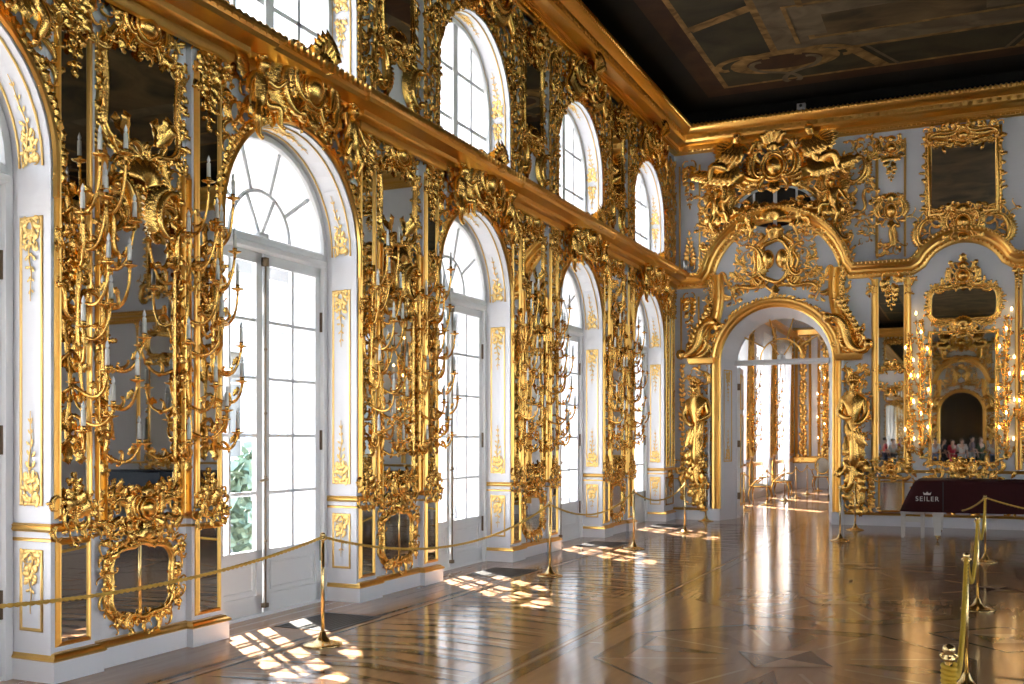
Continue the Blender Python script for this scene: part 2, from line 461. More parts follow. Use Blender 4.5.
def rich_frame(mb, outline, wid, rnd, leaves=True, step=.10, L=.10, w=0., inner=True):
    """carved frame round a closed counter-clockwise outline: moulding outside the opening, bead inside, leaves breaking its edge"""
    p = np.asarray(outline, float)
    moulding(mb, p[::-1], [(a, b + w) for a, b in frame_prof(wid, wid * .7)], True)
    if leaves:
        q = np.vstack([p, p[:1]])
        d = np.diff(q, axis=0); ln = np.linalg.norm(d, axis=1); s = np.concatenate([[0], np.cumsum(ln)])
        n = int(s[-1] / step)
        for i in range(n):
            t = (i + rnd.uniform(.2, .8)) * s[-1] / n; j = min(np.searchsorted(s, t) - 1, len(d) - 1); j = max(j, 0)
            pt = q[j] + d[j] * ((t - s[j]) / max(ln[j], 1e-6)); a = math.atan2(d[j][1], d[j][0])
            out = a - PI / 2
            b = pt + np.array([math.cos(out), math.sin(out)]) * wid * .55
            leaf(mb, b, out + rnd.uniform(-1.0, 1.0), L * rnd.uniform(.7, 1.3), L * rnd.uniform(.22, .34), rnd.uniform(-1.5, 1.5), .35, w + wid * .35)
            if i % 3 == 0:
                scroll(mb, b, L * rnd.uniform(.9, 1.4), a + rnd.uniform(-.4, .4), rnd.choice((1, -1)), rnd.choice('CS'), rnd.randrange(3), w + wid * .3, .1, .16)

def glass_poly(outline, w=.006, t=.006):
    mb = MB(); p = np.asarray(outline, float); n = len(p)
    a = uvw(p[:, 0], p[:, 1], np.full(n, w)); b = uvw(p[:, 0], p[:, 1], np.full(n, w - t))
    mb.add(np.vstack([a, b]), [tuple(range(n)), tuple(range(2 * n - 1, n - 1, -1))] + [(i, n + i, n + (i + 1) % n, (i + 1) % n) for i in range(n)])
    return mb

def shaped(u0, v0, u1, v1, top=.06, bot=.05, corner=.08, waist=.02, n=9):
    """a rococo mirror outline, counter-clockwise: waisted sides, rounded shoulders, arched head and foot"""
    uc, vc = (u0 + u1) / 2, (v0 + v1) / 2; W = u1 - u0; H = v1 - v0
    pts = []
    for i in range(n):   # foot
        f = i / n; pts.append((u0 + corner + (W - 2 * corner) * f, v0 - bot * math.sin(PI * f) + bot * .6 * math.sin(2 * PI * f) ** 2))
    for i in range(4): a = -PI / 2 + PI / 2 * i / 4; pts.append((u1 - corner + corner * math.cos(a), v0 + corner + corner * math.sin(a)))
    for i in range(n): f = i / n; pts.append((u1 - waist * math.sin(PI * f), v0 + corner + (H - 2 * corner) * f))
    for i in range(4): a = PI / 2 * i / 4; pts.append((u1 - corner + corner * math.cos(a), v1 - corner + corner * math.sin(a)))
    for i in range(n): f = i / n; pts.append((u1 - corner - (W - 2 * corner) * f, v1 + top * math.sin(PI * f) - top * .6 * math.sin(2 * PI * f) ** 2))
    for i in range(4): a = PI / 2 + PI / 2 * i / 4; pts.append((u0 + corner + corner * math.cos(a), v1 - corner + corner * math.sin(a)))
    for i in range(n): f = i / n; pts.append((u0 + waist * math.sin(PI * f), v1 - corner - (H - 2 * corner) * f))
    for i in range(4): a = PI + PI / 2 * i / 4; pts.append((u0 + corner + corner * math.cos(a), v0 + corner + corner * math.sin(a)))
    return pts

# ------------------------------------------------------------------ figures (one skinned, subdivided surface)
def skin_mesh(name, joints, edges, mats, level=2):
    """joints: {key: (pos, radius)}; first key is the root"""
    keys = list(joints); me = bpy.data.meshes.new(name)
    me.from_pydata([joints[k][0] for k in keys], [(keys.index(a), keys.index(b)) for a, b in edges], [])
    ob = bpy.data.objects.new(name, me); COL.objects.link(ob)
    ob.modifiers.new('s', 'SKIN'); sub = ob.modifiers.new('d', 'SUBSURF'); sub.levels = level; sub.render_levels = level
    for i, k in enumerate(keys):
        r = joints[k][1]; r = r if isinstance(r, tuple) else (r, r)
        me.skin_vertices[0].data[i].radius = r
        me.skin_vertices[0].data[i].use_root = (i == 0)
    dg = bpy.context.evaluated_depsgraph_get()
    out = bpy.data.meshes.new_from_object(ob.evaluated_get(dg))
    out.name = name
    out.materials.clear()
    for m in (mats if isinstance(mats, (list, tuple)) else [mats]): out.materials.append(m)
    out.polygons.foreach_set('use_smooth', [True] * len(out.polygons))
    bpy.data.objects.remove(ob); bpy.data.meshes.remove(me)
    return out
# ================================================================== the place
EYE = 1.65
X0 = -5.70          # face of the window wall
YF = 20.90          # face of the end wall
XR = 11.0           # face of the far side wall
YB = -21.0          # end wall behind the camera
BAY, PW, RW = 3.77, 1.75, 1.01
LS, US, USILL = 3.52, 6.0, 5.06      # springing of the lower and upper arches, upper sill
ZT, ZC = 8.45, 8.40                  # wall top, ceiling
P1 = 5.03                            # start of the nearest pier
pier_y = lambda k: P1 + BAY * (k - 1)
win_y = lambda k: pier_y(k) + PW + RW
LEFT = PI / 2
HAT = [None]

def mitre(path, closed=False):
    p = np.asarray(path, float)
    if closed: e1 = p - np.roll(p, 1, 0); e2 = np.roll(p, -1, 0) - p
    else:
        d = np.diff(p, axis=0); e1 = np.vstack([d[:1], d]); e2 = np.vstack([d, d[-1:]])
    e1 = e1 / np.linalg.norm(e1, axis=1)[:, None]; e2 = e2 / np.linalg.norm(e2, axis=1)[:, None]
    n1 = np.stack([-e1[:, 1], e1[:, 0]], -1); n2 = np.stack([-e2[:, 1], e2[:, 0]], -1)
    m = n1 + n2
    return p, m / np.maximum((m * n1).sum(1), .25)[:, None]

def plan_mould(mb, path, prof, mi=0):
    """a profile [(out, height)] run along a path in plan (u, w)"""
    p, m = mitre(path)
    rows = []
    for o, h in prof:
        q = p + m * o
        rows.append(np.stack([q[:, 0], -q[:, 1], np.full(len(q), h)], -1))
    mb.grid(np.stack(rows, 1), mi=mi)

def opening(uc, r, z0, zs, n=20):
    """outline of an arched opening from its left foot over the arch to its right foot"""
    return np.vstack([[(uc - r, z0)], arc((uc, zs), r, PI, 0, n), [(uc + r, z0)]])

def bay_wall(mb, u0, u1, wins, deep=1.2):
    """wall with a lower and an upper arched opening at each centre in WINS"""
    def quad(pts, mi=0): mb.add(pts, [tuple(range(len(pts)))], mi)
    edges = [u0] + [e for c in wins for e in (c - RW, c + RW)] + [u1]
    for w in (0., -deep):
        for i in range(0, len(edges), 2):
            a, b = edges[i], edges[i + 1]
            if w == 0. and b - a > 1.5 and abs(b - a - PW) < .05:
                for (p, q, ww) in ((a, a + .38, 0.), (a + .38, b - .38, -.06), (b - .38, b, 0.)):
                    quad([(p, -ww, 0), (q, -ww, 0), (q, -ww, ZT), (p, -ww, ZT)])
                for p in (a + .38, b - .38): quad([(p, 0, 0), (p, .06, 0), (p, .06, ZT), (p, 0, ZT)])
            else:
                quad([(a, -w, 0), (b, -w, 0), (b, -w, ZT), (a, -w, ZT)])
        for c in wins:
            ls = LS if w == 0 else LS - .17
            for zs, top in ((ls, USILL), (US, ZT)):
                A = arc((c, zs), RW, PI, 0, 20)
                for i in range(19):
                    quad([(A[i, 0], -w, A[i, 1]), (A[i+1, 0], -w, A[i+1, 1]), (A[i+1, 0], -w, top), (A[i, 0], -w, top)])
    for c in wins:
        for z0, zs, dz in ((0, LS, .17), (USILL, US, 0)):
            o1 = opening(c, RW, z0, zs); o2 = opening(c, RW, z0, zs - dz)
            mb.grid([np.stack([o1[:, 0], 0 * o1[:, 0], o1[:, 1]], -1), np.stack([o1[:, 0], 0 * o1[:, 0] + .48, o1[:, 1]], -1), np.stack([o2[:, 0], 0 * o2[:, 0] + deep, o2[:, 1]], -1)])
            quad([(c - RW, 0, z0), (c + RW, 0, z0), (c + RW, deep, z0), (c - RW, deep, z0)])

PIER_A = [(0, -.37), (0, 0), (.38, 0), (.38, -.06), (1.37, -.06), (1.37, 0), (1.75, 0), (1.75, -.37)]
PIER_B = [(-.015, -.37), (-.015, .05), (.42, .05), (.42, -.01), (1.33, -.01), (1.33, .05), (1.765, .05), (1.765, -.37)]
off = lambda pth, u: [(a + u, b) for a, b in pth]
PL = [(0, 0), (0, .15), (-.06, .15)]
BASE_PROF = [(-.06, .145), (.004, .145), (.016, .155), (.010, .17), (-.012, .182), (-.02, .195), (-.06, .205)]
DADO_PROF = [(0, 1.02), (.02, 1.025), (.032, 1.04), (.022, 1.055), (.03, 1.068), (.012, 1.08), (0, 1.08)]
DADO2_PROF = [(0, .955), (.014, .96), (.016, .972), (0, .98)]
MID_PROF = [(0, 4.79), (.03, 4.80), (.045, 4.83), (.045, 4.87), (.10, 4.88), (.13, 4.90), (.14, 4.94), (.20, 4.95), (.29, 4.965), (.31, 5.0), (.345, 5.015), (.36, 5.035), (.36, 5.06), (.30, 5.07), (0, 5.08)]
TOP_PROF = [(0, 7.585), (.03, 7.59), (.05, 7.61), (.09, 7.62), (.10, 7.64), (.13, 7.645), (.13, 7.67), (.15, 7.67), (.15, 7.72), (.30, 7.76), (.33, 7.80), (.34, 7.90), (.40, 7.93), (.45, 7.98), (.47, 8.02), (.47, 8.06), (.40, 8.08), (0, 8.08)]

def teeth(mb, path3, step, r, sq=(1, 1, 1.4)):
    """a row of carved leaf tips along a cornice edge"""
    p = np.asarray(path3, float); d = np.linalg.norm(np.diff(p, axis=0), axis=1); s = np.concatenate([[0], np.cumsum(d)])
    n = int(s[-1] / step)
    for t in (np.arange(n) + .5) * s[-1] / n:
        sphere(mb, [np.interp(t, s, p[:, i]) for i in range(3)], r, 5, 3, sq=sq)

# ---------------------------------------------------------------- walls, left and right, with plinth and dado mouldings
WINS = list(range(-5, 5))
def long_wall(name, loc, rz, trims):
    mb = MB()
    cs = [win_y(k) for k in WINS]
    bay_wall(mb, YB, YF, cs)
    for k in range(-4, 5): plan_mould(mb, off(PIER_B, pier_y(k)), PL)
    last = [(pier_y(5) - .015, -.37), (pier_y(5) - .015, .05), (YF, .05)]
    plan_mould(mb, last, PL)
    o = mb.obj(name, M['white'], loc=loc, rz=rz, smooth=False); tag(o, kind='structure')
    g = MB()
    for k in range(-4, 5): plan_mould(g, off(PIER_B, pier_y(k)), BASE_PROF)
    plan_mould(g, last, BASE_PROF)
    tag(g.obj(trims[0], M['gold_flat'], loc=loc, rz=rz), kind='structure')
    g = MB()
    for k in range(-4, 5):
        plan_mould(g, off(PIER_A, pier_y(k)), DADO_PROF); plan_mould(g, off(PIER_A, pier_y(k)), DADO2_PROF)
    plan_mould(g, [(pier_y(5), -.37), (pier_y(5), 0), (YF, 0)], DADO_PROF); plan_mould(g, [(pier_y(5), -.37), (pier_y(5), 0), (YF, 0)], DADO2_PROF)
    tag(g.obj(trims[1], M['gold_flat'], loc=loc, rz=rz), kind='structure')
    g = MB(); path = [(YB, 0)]
    for k in range(-4, 5): path += [(pier_y(k), 0), (pier_y(k) + .001, .04), (pier_y(k) + 1.749, .04), (pier_y(k) + 1.75, 0)]
    path += [(pier_y(5), 0), (pier_y(5) + .001, .04), (YF, .04)]
    plan_mould(g, path, MID_PROF)
    teeth(g, [(YB, -.375, 5.045), (YF - .3, -.375, 5.045)], .085, .032)
    teeth(g, [(YB, -.13, 4.90), (YF - .3, -.13, 4.90)], .09, .018)
    tag(g.obj(trims[2], M['gold_flat'], loc=loc, rz=rz), kind='structure')
    g = MB(); plan_mould(g, [(YB, 0), (YF, 0)], TOP_PROF)
    teeth(g, [(YB, -.47, 8.04), (YF - .4, -.47, 8.04)], .085, .034)
    teeth(g, [(YB, -.10, 7.63), (YF - .4, -.10, 7.63)], .08, .022)
    teeth(g, [(YB, -.335, 7.85), (YF - .4, -.335, 7.85)], .16, .045, (1.4, .5, 1))
    tag(g.obj(trims[3], M['gold_flat'], loc=loc, rz=rz), kind='structure')
    return o
wall_left = long_wall('wall_left', (X0, 0, 0), LEFT, ('baseboard_left', 'trim_1', 'trim_2', 'trim_3'))
wall_right = long_wall('wall_right', (XR, -0.1, 0), -LEFT, ('baseboard_right', 'trim_4', 'trim_5', 'trim_6'))
# the right-hand wall is the same wall turned round, so shift it to sit between both end walls
for o in bpy.data.objects:
    if o.name in ('wall_right', 'baseboard_right', 'trim_4', 'trim_5', 'trim_6'): o.location = (XR, YF + YB, 0)

# ---------------------------------------------------------------- floor: parquet with inlay, all flush
def poly(mb, pts, z, mi): mb.add([(x, y, z) for x, y in pts], [tuple(range(len(pts)))], mi)
fl = MB()
poly(fl, [(-7.0, YB), (XR + 1.3, YB), (XR + 1.3, 40), (-7.0, 40)], 0, 0)
# plank border beside the windows: boards with thin seams
yy = YB
rnd = random.Random(5)
for i in range(9):
    xa = -6.9 + i * .2; poly(fl, [(xa, YB), (xa + .196, YB), (xa + .196, YF + .4), (xa, YF + .4)], .0008, 4)
for xa, w, m in ((-5.10, .05, 3), (-5.00, .03, 1), (-4.96, .03, 3), (-3.14, .10, 3), (-3.02, .03, 1), (-2.97, .10, 3)):
    poly(fl, [(xa, YB), (xa + w, YB), (xa + w, YF - .2), (xa, YF - .2)], .0016, m)
# running band of dark blades between the lines
y = YB + .3
while y < YF - 1:
    poly(fl, [(-4.90, y), (-4.05, y + .28), (-3.18, y + .02), (-4.05, y + .14)], .003, 3)
    poly(fl, [(-4.90, y + .28), (-4.1, y + .52), (-3.18, y + .30), (-4.1, y + .42)], .0024, 2)
    poly(fl, [(-4.90, y + .16), (-4.05, y + .40), (-3.18, y + .16), (-4.05, y + .28)], .0018, 1)
    y += .56
# stars of four points in a field of pale rays
def bar(a, b, w, m, z=.002):
    d = np.array(b) - np.array(a); n = np.array([-d[1], d[0]]) / np.linalg.norm(d) * w / 2
    poly(fl, [tuple(np.array(a) - n), tuple(np.array(b) - n), tuple(np.array(b) + n), tuple(np.array(a) + n)], z, m)
S = 3.1
def pt(cx, cy, r, a): return (cx + r * math.cos(a), cy + r * math.sin(a))
def star(cx, cy, R, a0):
    q = [pt(cx, cy, R, a0 + k * PI / 2) for k in range(4)]
    for k in range(4): poly(fl, [(cx, cy), q[k], q[(k + 1) % 4]], .004, 1 if k % 2 else 3)
for i in range(0, 5):
    for j in range(-10, 5):
        cx, cy = -1.30 + i * S, 7.86 + j * S
        if cy > YF - 1.6 or cy < YB + 1.6: continue
        o8 = [pt(cx, cy, 1.42, k * PI / 4 + PI / 8) for k in range(8)]
        i8 = [pt(cx, cy, 1.20, k * PI / 4 + PI / 8) for k in range(8)]
        for k in range(8):
            k2 = (k + 1) % 8
            poly(fl, [o8[k], o8[k2], i8[k2], i8[k]], .001, 2 if k % 2 else 5)
            bar(o8[k], o8[k2], .03, 3, .002)
            a = k * PI / 4 + PI / 8
            bar(pt(cx, cy, .5, a), pt(cx, cy, 1.2, a), .03, 1, .002)
            poly(fl, [pt(cx, cy, .42, a - PI / 8), pt(cx, cy, .95, a - PI / 8 - .13), pt(cx, cy, 1.16, a - PI / 8), pt(cx, cy, .95, a - PI / 8 + .13)], .0015, 5 if k % 2 else 2)
        star(cx, cy, .40, .42 - PI / 4)
        star(cx + S / 2, cy + S / 2, .28, .42 - PI / 4)
        for k in range(4):
            a = k * PI / 2; bar(pt(cx, cy, 1.45, a), pt(cx, cy, S - 1.45, a), .03, 1, .0015)
        c2 = (cx + S / 2, cy + S / 2)
        for k in range(4):
            a = k * PI / 2 + PI / 4; bar(pt(*c2, .45, a), pt(*c2, .78, a), .03, 1, .0015)
            a = k * PI / 2; bar(pt(*c2, .6, a), pt(*c2, .6, a + PI / 2), .04, 3, .001)
floor = fl.obj('floor', [M['oak'], M['oak_l'], M['oak_m'], M['oak_d'], M['plank'], M['oak_k']], smooth=False); tag(floor, kind='structure')

# ---------------------------------------------------------------- ceiling: dark painted plafond
ce = MB()
def cpoly(pts, z, mi): ce.add([(x, y, ZC - z) for x, y in pts][::-1], [tuple(range(len(pts)))], mi)
def crect(a, b, c, d, z, mi): cpoly([(a, b), (c, b), (c, d), (a, d)], z, mi)
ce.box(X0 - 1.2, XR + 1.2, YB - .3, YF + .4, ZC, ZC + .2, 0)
crect(X0 + .95, YB + .95, XR - .95, YF - .95, .004, 1)
crect(X0 + 1.35, YB + 1.35, XR - 1.35, YF - 1.35, .008, 4)
crect(X0 + 1.45, YB + 1.45, XR - 1.45, YF - 1.45, .012, 3)
crect(X0 + 2.5, YB + 2.5, XR - 2.5, YF - 2.5, .016, 4)
crect(X0 + 2.62, YB + 2.62, XR - 2.62, YF - 2.62, .020, 5)
crect(X0 + 3.2, YB + 3.2, XR - 3.2, YF - 3.2, .024, 4)
crect(X0 + 3.3, YB + 3.3, XR - 3.3, YF - 3.3, .028, 2)
def cstroke(pts, w, z, mi):
    p, m = mitre(pts); a = p + m * w / 2; b = p - m * w / 2
    for i in range(len(p) - 1): cpoly([tuple(a[i]), tuple(a[i+1]), tuple(b[i+1]), tuple(b[i])], z, mi)
for (x, s) in ((-1.9, 1), (1.2, -1), (3.6, 1), (6.6, -1)):      # painted consoles crossing the frieze
    cstroke([(x, YF - 2.55), (x + .45 * s, YF - 1.45)], .22, .030, 4); cstroke([(x + .25 * s, YF - 2.55), (x + .7 * s, YF - 1.45)], .06, .031, 5)
for yv in range(-16, 19, 4):
    cstroke([(X0 + 2.55, yv), (X0 + 1.45, yv + .5)], .22, .030, 4)
# painted corner cartouche: an oval with curling arms
for cx, cy in ((-3.05, 18.5), (XR - 2.65, 18.5), (2.65, 18.9)):
    e = arc((cx, cy), .95, 0, 2 * PI, 25, .55)[:-1]; cpoly([tuple(q) for q in e], .033, 4)
    e = arc((cx, cy), .66, 0, 2 * PI, 25, .34)[:-1]; cpoly([tuple(q) for q in e], .036, 1)
    for s in (-1, 1):
        q, _, _ = CURLS[('C', 0)]; q = rot2(q * np.array([s, 1]), .4 * s) * .9 + np.array([cx + s * .75, cy - .25])
        cstroke(q, .13, .038, 4)
        q, _, _ = CURLS[('S', 1)]; q = rot2(q * np.array([s, 1]), -.5 * s) * 1.1 + np.array([cx + s * .2, cy + .45])
        cstroke(q, .10, .038, 5)
cstroke([(-2.4, YF - 3.4), (-2.4, YF - 4.4), (.4, YF - 4.4), (.4, YF - 3.6), (2.7, YF - 3.6), (2.7, YF - 4.9), (6, YF - 4.9)], .42, .032, 5)
cstroke([(-2.7, YF - 3.1), (-2.7, YF - 4.7), (.15, YF - 4.7)], .07, .034, 4)
cstroke([(-3.6, 15.4), (-2.9, 11.8), (-3.4, 8.0), (-2.6, 4)], .5, .030, 1)
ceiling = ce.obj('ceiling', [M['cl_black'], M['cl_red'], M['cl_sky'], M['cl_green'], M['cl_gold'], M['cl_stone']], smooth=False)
tag(ceiling, kind='structure')

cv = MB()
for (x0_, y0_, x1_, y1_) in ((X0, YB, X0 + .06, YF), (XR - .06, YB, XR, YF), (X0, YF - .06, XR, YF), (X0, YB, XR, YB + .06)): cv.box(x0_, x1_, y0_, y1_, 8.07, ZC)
tag(cv.obj('trim_20', M['cl_black'], smooth=False), kind='structure')  # board added above the cornice, painted black for the shade there
# ---------------------------------------------------------------- windows
def window_lower(simple=False):
    """French window: jamb ring, transom, fanlight, two leaves with ten panes each; origin at the middle of its foot"""
    root = empty('window_0')
    f = MB(); W = -.36
    ol = opening(0, RW, 0, LS)
    moulding(f, ol[::-1], [(0, W), (.02, W + .02), (.075, W + .02), (.085, W - .01), (.085, W - .10), (0, W - .10)])
    f.box(-RW, RW, -W + .0, -W + .10, 0, .03)
    f.obj('frame', M['joinery'], root, smooth=False)
    t = MB(); moulding(t, [(-RW + .06, 3.40), (RW - .06, 3.40)], [(0, W - .08), (0, W), (.02, W + .04), (.06, W + .05), (.08, W + .02), (.13, W + .02), (.15, W), (.15, W - .08)])
    t.obj('transom', M['joinery'], root, smooth=False)
    fan = MB(); c = (0, LS + .03)
    def fb(p, q, r=.022): sweep(fan, [(p[0], -W + .05, p[1]), (q[0], -W + .05, q[1])], r, 4)
    a = arc(c, .44, 0, PI, 20); sweep(fan, uvw(a[:, 0], a[:, 1], np.full(20, W - .05)), .021, 5)
    for d in (36, 72, 108, 144):
        d = math.radians(d); fb((c[0] + .44 * math.cos(d), c[1] + .44 * math.sin(d)), (.93 * math.cos(d), LS + .93 * math.sin(d)))
    for d in (62, 118):
        d = math.radians(d); fb(c, (c[0] + .44 * math.cos(d), c[1] + .44 * math.sin(d)))
    fan.box(-.06, .06, -W, -W + .08, LS, LS + .07)
    fan.obj('fanlight_bars', M['joinery'], root)
    for s in (-1, 1):
        L = MB(); xs = sorted((s * .012, s * .925)); w0 = W - .02; y0, y1 = -w0, -w0 + .05
        x0, x1 = xs
        L.box(x0, x0 + .085, y0, y1, .03, 3.40); L.box(x1 - .085, x1, y0, y1, .03, 3.40)
        L.box(x0, x1, y0, y1, .03, .20); L.box(x0, x1, y0, y1, .54, .62); L.box(x0, x1, y0, y1, 3.30, 3.40)
        L.box(x0 + .08, x1 - .08, y0 + .018, y1 - .01, .19, .55)
        moulding(L, rect(x0 + .11, .23, x1 - .11, .51), [(0, -y0 - .018), (.0, -y0 - .004), (.02, -y0 - .006), (.03, -y0 - .018)], True)
        xm = (x0 + x1) / 2; L.box(xm - .015, xm + .015, y0 + .005, y1 - .005, .6, 3.32)
        for i in range(1, 5):
            z = .62 + (3.30 - .62) * i / 5; L.box(x0 + .08, x1 - .08, y0 + .005, y1 - .005, z - .014, z + .014)
        lf = L.obj('casement_leaf', M['joinery'], root, smooth=False)
        h = MB()
        for z in (.42, 1.55, 2.75): h.box(s * .93 - .018, s * .93 + .018, y0 - .022, y0, z, z + .20)
        h.obj('hinge', M['iron'], lf, smooth=False)
        if s > 0:
            b = MB(); sweep(b, [(.0, y0 - .03, .10), (.0, y0 - .03, 3.36)], .008, 6)
            b.box(-.03, .03, y0 - .045, y0 - .0, .08, .12); b.box(-.025, .025, y0 - .05, y0, 3.28, 3.36)
            for z in (.7, 1.3, 1.9, 2.5): sphere(b, (0, y0 - .03, z), .016, 8, 5)
            sweep(b, [(0, y0 - .05, 1.28), (-.05, y0 - .075, 1.285), (-.13, y0 - .075, 1.27)], [.014, .013, .011], 6)
            b.obj('espagnolette_bolt', M['tarnish'], lf)
    g = MB(); ol2 = opening(0, RW - .05, .60, LS); n = len(ol2)
    p = np.vstack([ol2]); g.add(uvw(p[:, 0], p[:, 1], np.full(n, W - .045)), [tuple(range(n))])
    g.obj('panes', M['glass'], root, smooth=False)
    # the outer pair of sashes of the double window
    o = MB(); Wo = -.80
    for s in (-1, 1):
        o.box(*sorted((s * .93, s * 1.0)), -Wo, -Wo + .06, .05, LS); o.box(*sorted((s * .0, s * .03)), -Wo, -Wo + .06, .05, 3.3)
    for s in (-1, 1):
        o.box(s * .47 - .008, s * .47 + .008, -Wo + .01, -Wo + .05, .5, 3.3)
        for i in range(1, 5): z = .55 + 2.75 * i / 5; o.box(*sorted((s * .04, s * .92)), -Wo + .01, -Wo + .05, z - .008, z + .008)
    o.box(-1, 1, -Wo, -Wo + .06, 3.28, 3.40); o.box(-1, 1, -Wo, -Wo + .06, .05, .55)
    o.obj('outer_sash', M['joinery'], root, smooth=False)
    tag(root, kind='structure')
    return root

def window_upper():
    root = empty('window_0'); W = -.30
    f = MB(); ol = opening(0, RW, USILL, US)
    moulding(f, ol[::-1], [(0, W), (.02, W + .02), (.075, W + .02), (.085, W - .01), (.085, W - .10), (0, W - .10)])
    f.box(-RW, RW, -W, -W + .1, USILL, USILL + .08)
    f.obj('frame', M['joinery'], root, smooth=False)
    s = MB(); s.box(-.06, .06, -W, -W + .07, USILL, US + RW - .05)
    for x in (-.48, .48): s.box(x - .022, x + .022, -W + .02, -W + .05, USILL, US + math.sqrt(RW**2 - .48**2) - .05)
    for z in (5.72, 6.35):
        hw = RW - .05 if z < US else math.sqrt(RW**2 - (z - US)**2) - .05
        s.box(-hw, hw, -W + .02, -W + .05, z - .022, z + .022)
    s.obj('glazing_bars', M['joinery'], root, smooth=False)
    ol2 = opening(0, RW - .05, USILL + .05, US); n = len(ol2); g = MB(); g.add(uvw(ol2[:, 0], ol2[:, 1], np.full(n, W - .035)), [tuple(range(n))])
    g.obj('panes', M['glass'], root, smooth=False)
    tag(root, kind='structure')
    return root

wl, wu = window_lower(), window_upper()
num = 0
for k in WINS:
    for src in (wl, wu):
        num += 1
        first = k == WINS[0]
        o = src if first else copy_tree(src)
        o.name = 'window_%d' % num; o.location = (X0, win_y(k), 0); o.rotation_euler = (0, 0, LEFT)
for k in WINS:
    for src in (wl, wu):
        num += 1
        o = copy_tree(src); o.name = 'window_%d' % num; o.location = (XR, YF + YB - win_y(k), 0); o.rotation_euler = (0, 0, -LEFT)
# ================================================================== carved and gilded work
BASE = {}
def wthing(name, u, v, label=None, cat=None, group=None):
    """a wall piece: an Empty at its foot; meshes are drawn in the coordinates of the bay and moved to it"""
    r = empty(name); BASE[r.name] = (u, v)
    return tag(r, label, cat, group)
def wpart(mb, name, mats, root, smooth=True):
    u, v = BASE[root.name] if root.name in BASE else BASE[root.parent.name]
    me = mb.mesh(name, mats, smooth); me.transform(Matrix.Translation((-u, 0, -v)))
    return part(name, me, root)
def lighten(root): pass

KEEP = {}
def place_all(kind, root, spots, name=None):
    """put ROOT and copies of it at SPOTS = [(origin, rz, label, group)]; origin is the bay's own origin at floor level"""
    u, v = BASE[root.name]
    out = []
    for i, (org, rz, label, group) in enumerate(spots):
        o = root if i == 0 else copy_tree(root)
        c, s = math.cos(rz), math.sin(rz)
        o.location = (org[0] + c * u, org[1] + s * u, org[2] + v); o.rotation_euler = (0, 0, rz)
        o['label'] = label
        if group: o['group'] = group
        out.append(o)
    return out

W_NAMES = {0: 'window in front of the nearest pier', 1: 'window between nearest and second piers', 2: 'window between second and third piers', 3: 'window between third and fourth piers', 4: 'window next to the corner'}
ORD = {1: 'nearest', 2: 'second', 3: 'third', 4: 'fourth'}
G, GF, GP, MI = M['gold'], M['gold_flat'], M['gold_pale'], M['mirror']
PIERS = (1, 2, 3, 4)
def pier_spots(text, group, ks=PIERS):
    return [((X0, pier_y(k), 0), LEFT, text.format(o=ORD[k]), group) for k in ks]
def win_spots(text, group, ks=(0, 1, 2, 3, 4)):
    W_ = W_NAMES
    return [((X0, win_y(k), 0), LEFT, text.format(w=W_[k]), group) for k in ks]

PIER_MESH = []     # (mesh, u, v) of everything on a pier, reused on the opposite wall
def remember(root):
    u, v = BASE[root.name]
    for ch in root.children:
        PIER_MESH.append((ch.data, u, v))
        for g in ch.children: PIER_MESH.append((g.data, u, v))

# ---- narrow pilaster glasses
def strip_glass(u0, seed):
    rnd = random.Random(seed)
    r = wthing('pilaster_mirror', u0 + .15, 1.08)
    ol = rect(u0 + .045, 1.15, u0 + .29, 4.66)
    wpart(glass_poly(ol, .012, .01), 'mirror_glass', MI, r, False)
    f = MB(); moulding(f, np.array(ol)[::-1], frame_prof(.04, .035), True)
    wpart(f, 'frame', GF, r)
    c = MB()
    st = mark(c); 
    drop(c, u0 + .168, 4.80, 4.18, .30, rnd, .02)
    wpart(c, 'top_drop', G, r); c = MB()
    drop(c, u0 + .168, 1.10, 1.42, .26, rnd, .02)
    foliage(c, ((u0, .98, u0 + .34, 1.22), lambda a, b: True), .075, rnd, .02)
    wpart(c, 'foot_carving', G, r); c = MB()
    foliage(c, ((u0 + .03, 2.72, u0 + .31, 3.12), lambda a, b: ((a - u0 - .168) / .06) ** 2 + ((b - 2.95) / .07) ** 2 > 1), .07, rnd, .015)
    for s in (-1, 1): scroll(c, (u0 + .168 + s * .09, 2.6), .22, PI / 2, s, 'S', 0, .015, .07)
    wpart(c, 'middle_carving', G, r)
    return r
a = strip_glass(.02, 11); remember(a)
place_all('s', a, pier_spots('tall narrow mirror strip with gilded carving, nearer edge of the {o} pier', 'narrow pilaster mirrors'))
a = strip_glass(1.39, 12); remember(a)
place_all('s', a, pier_spots('tall narrow mirror strip with gilded carving, farther edge of the {o} pier', 'narrow pilaster mirrors'))

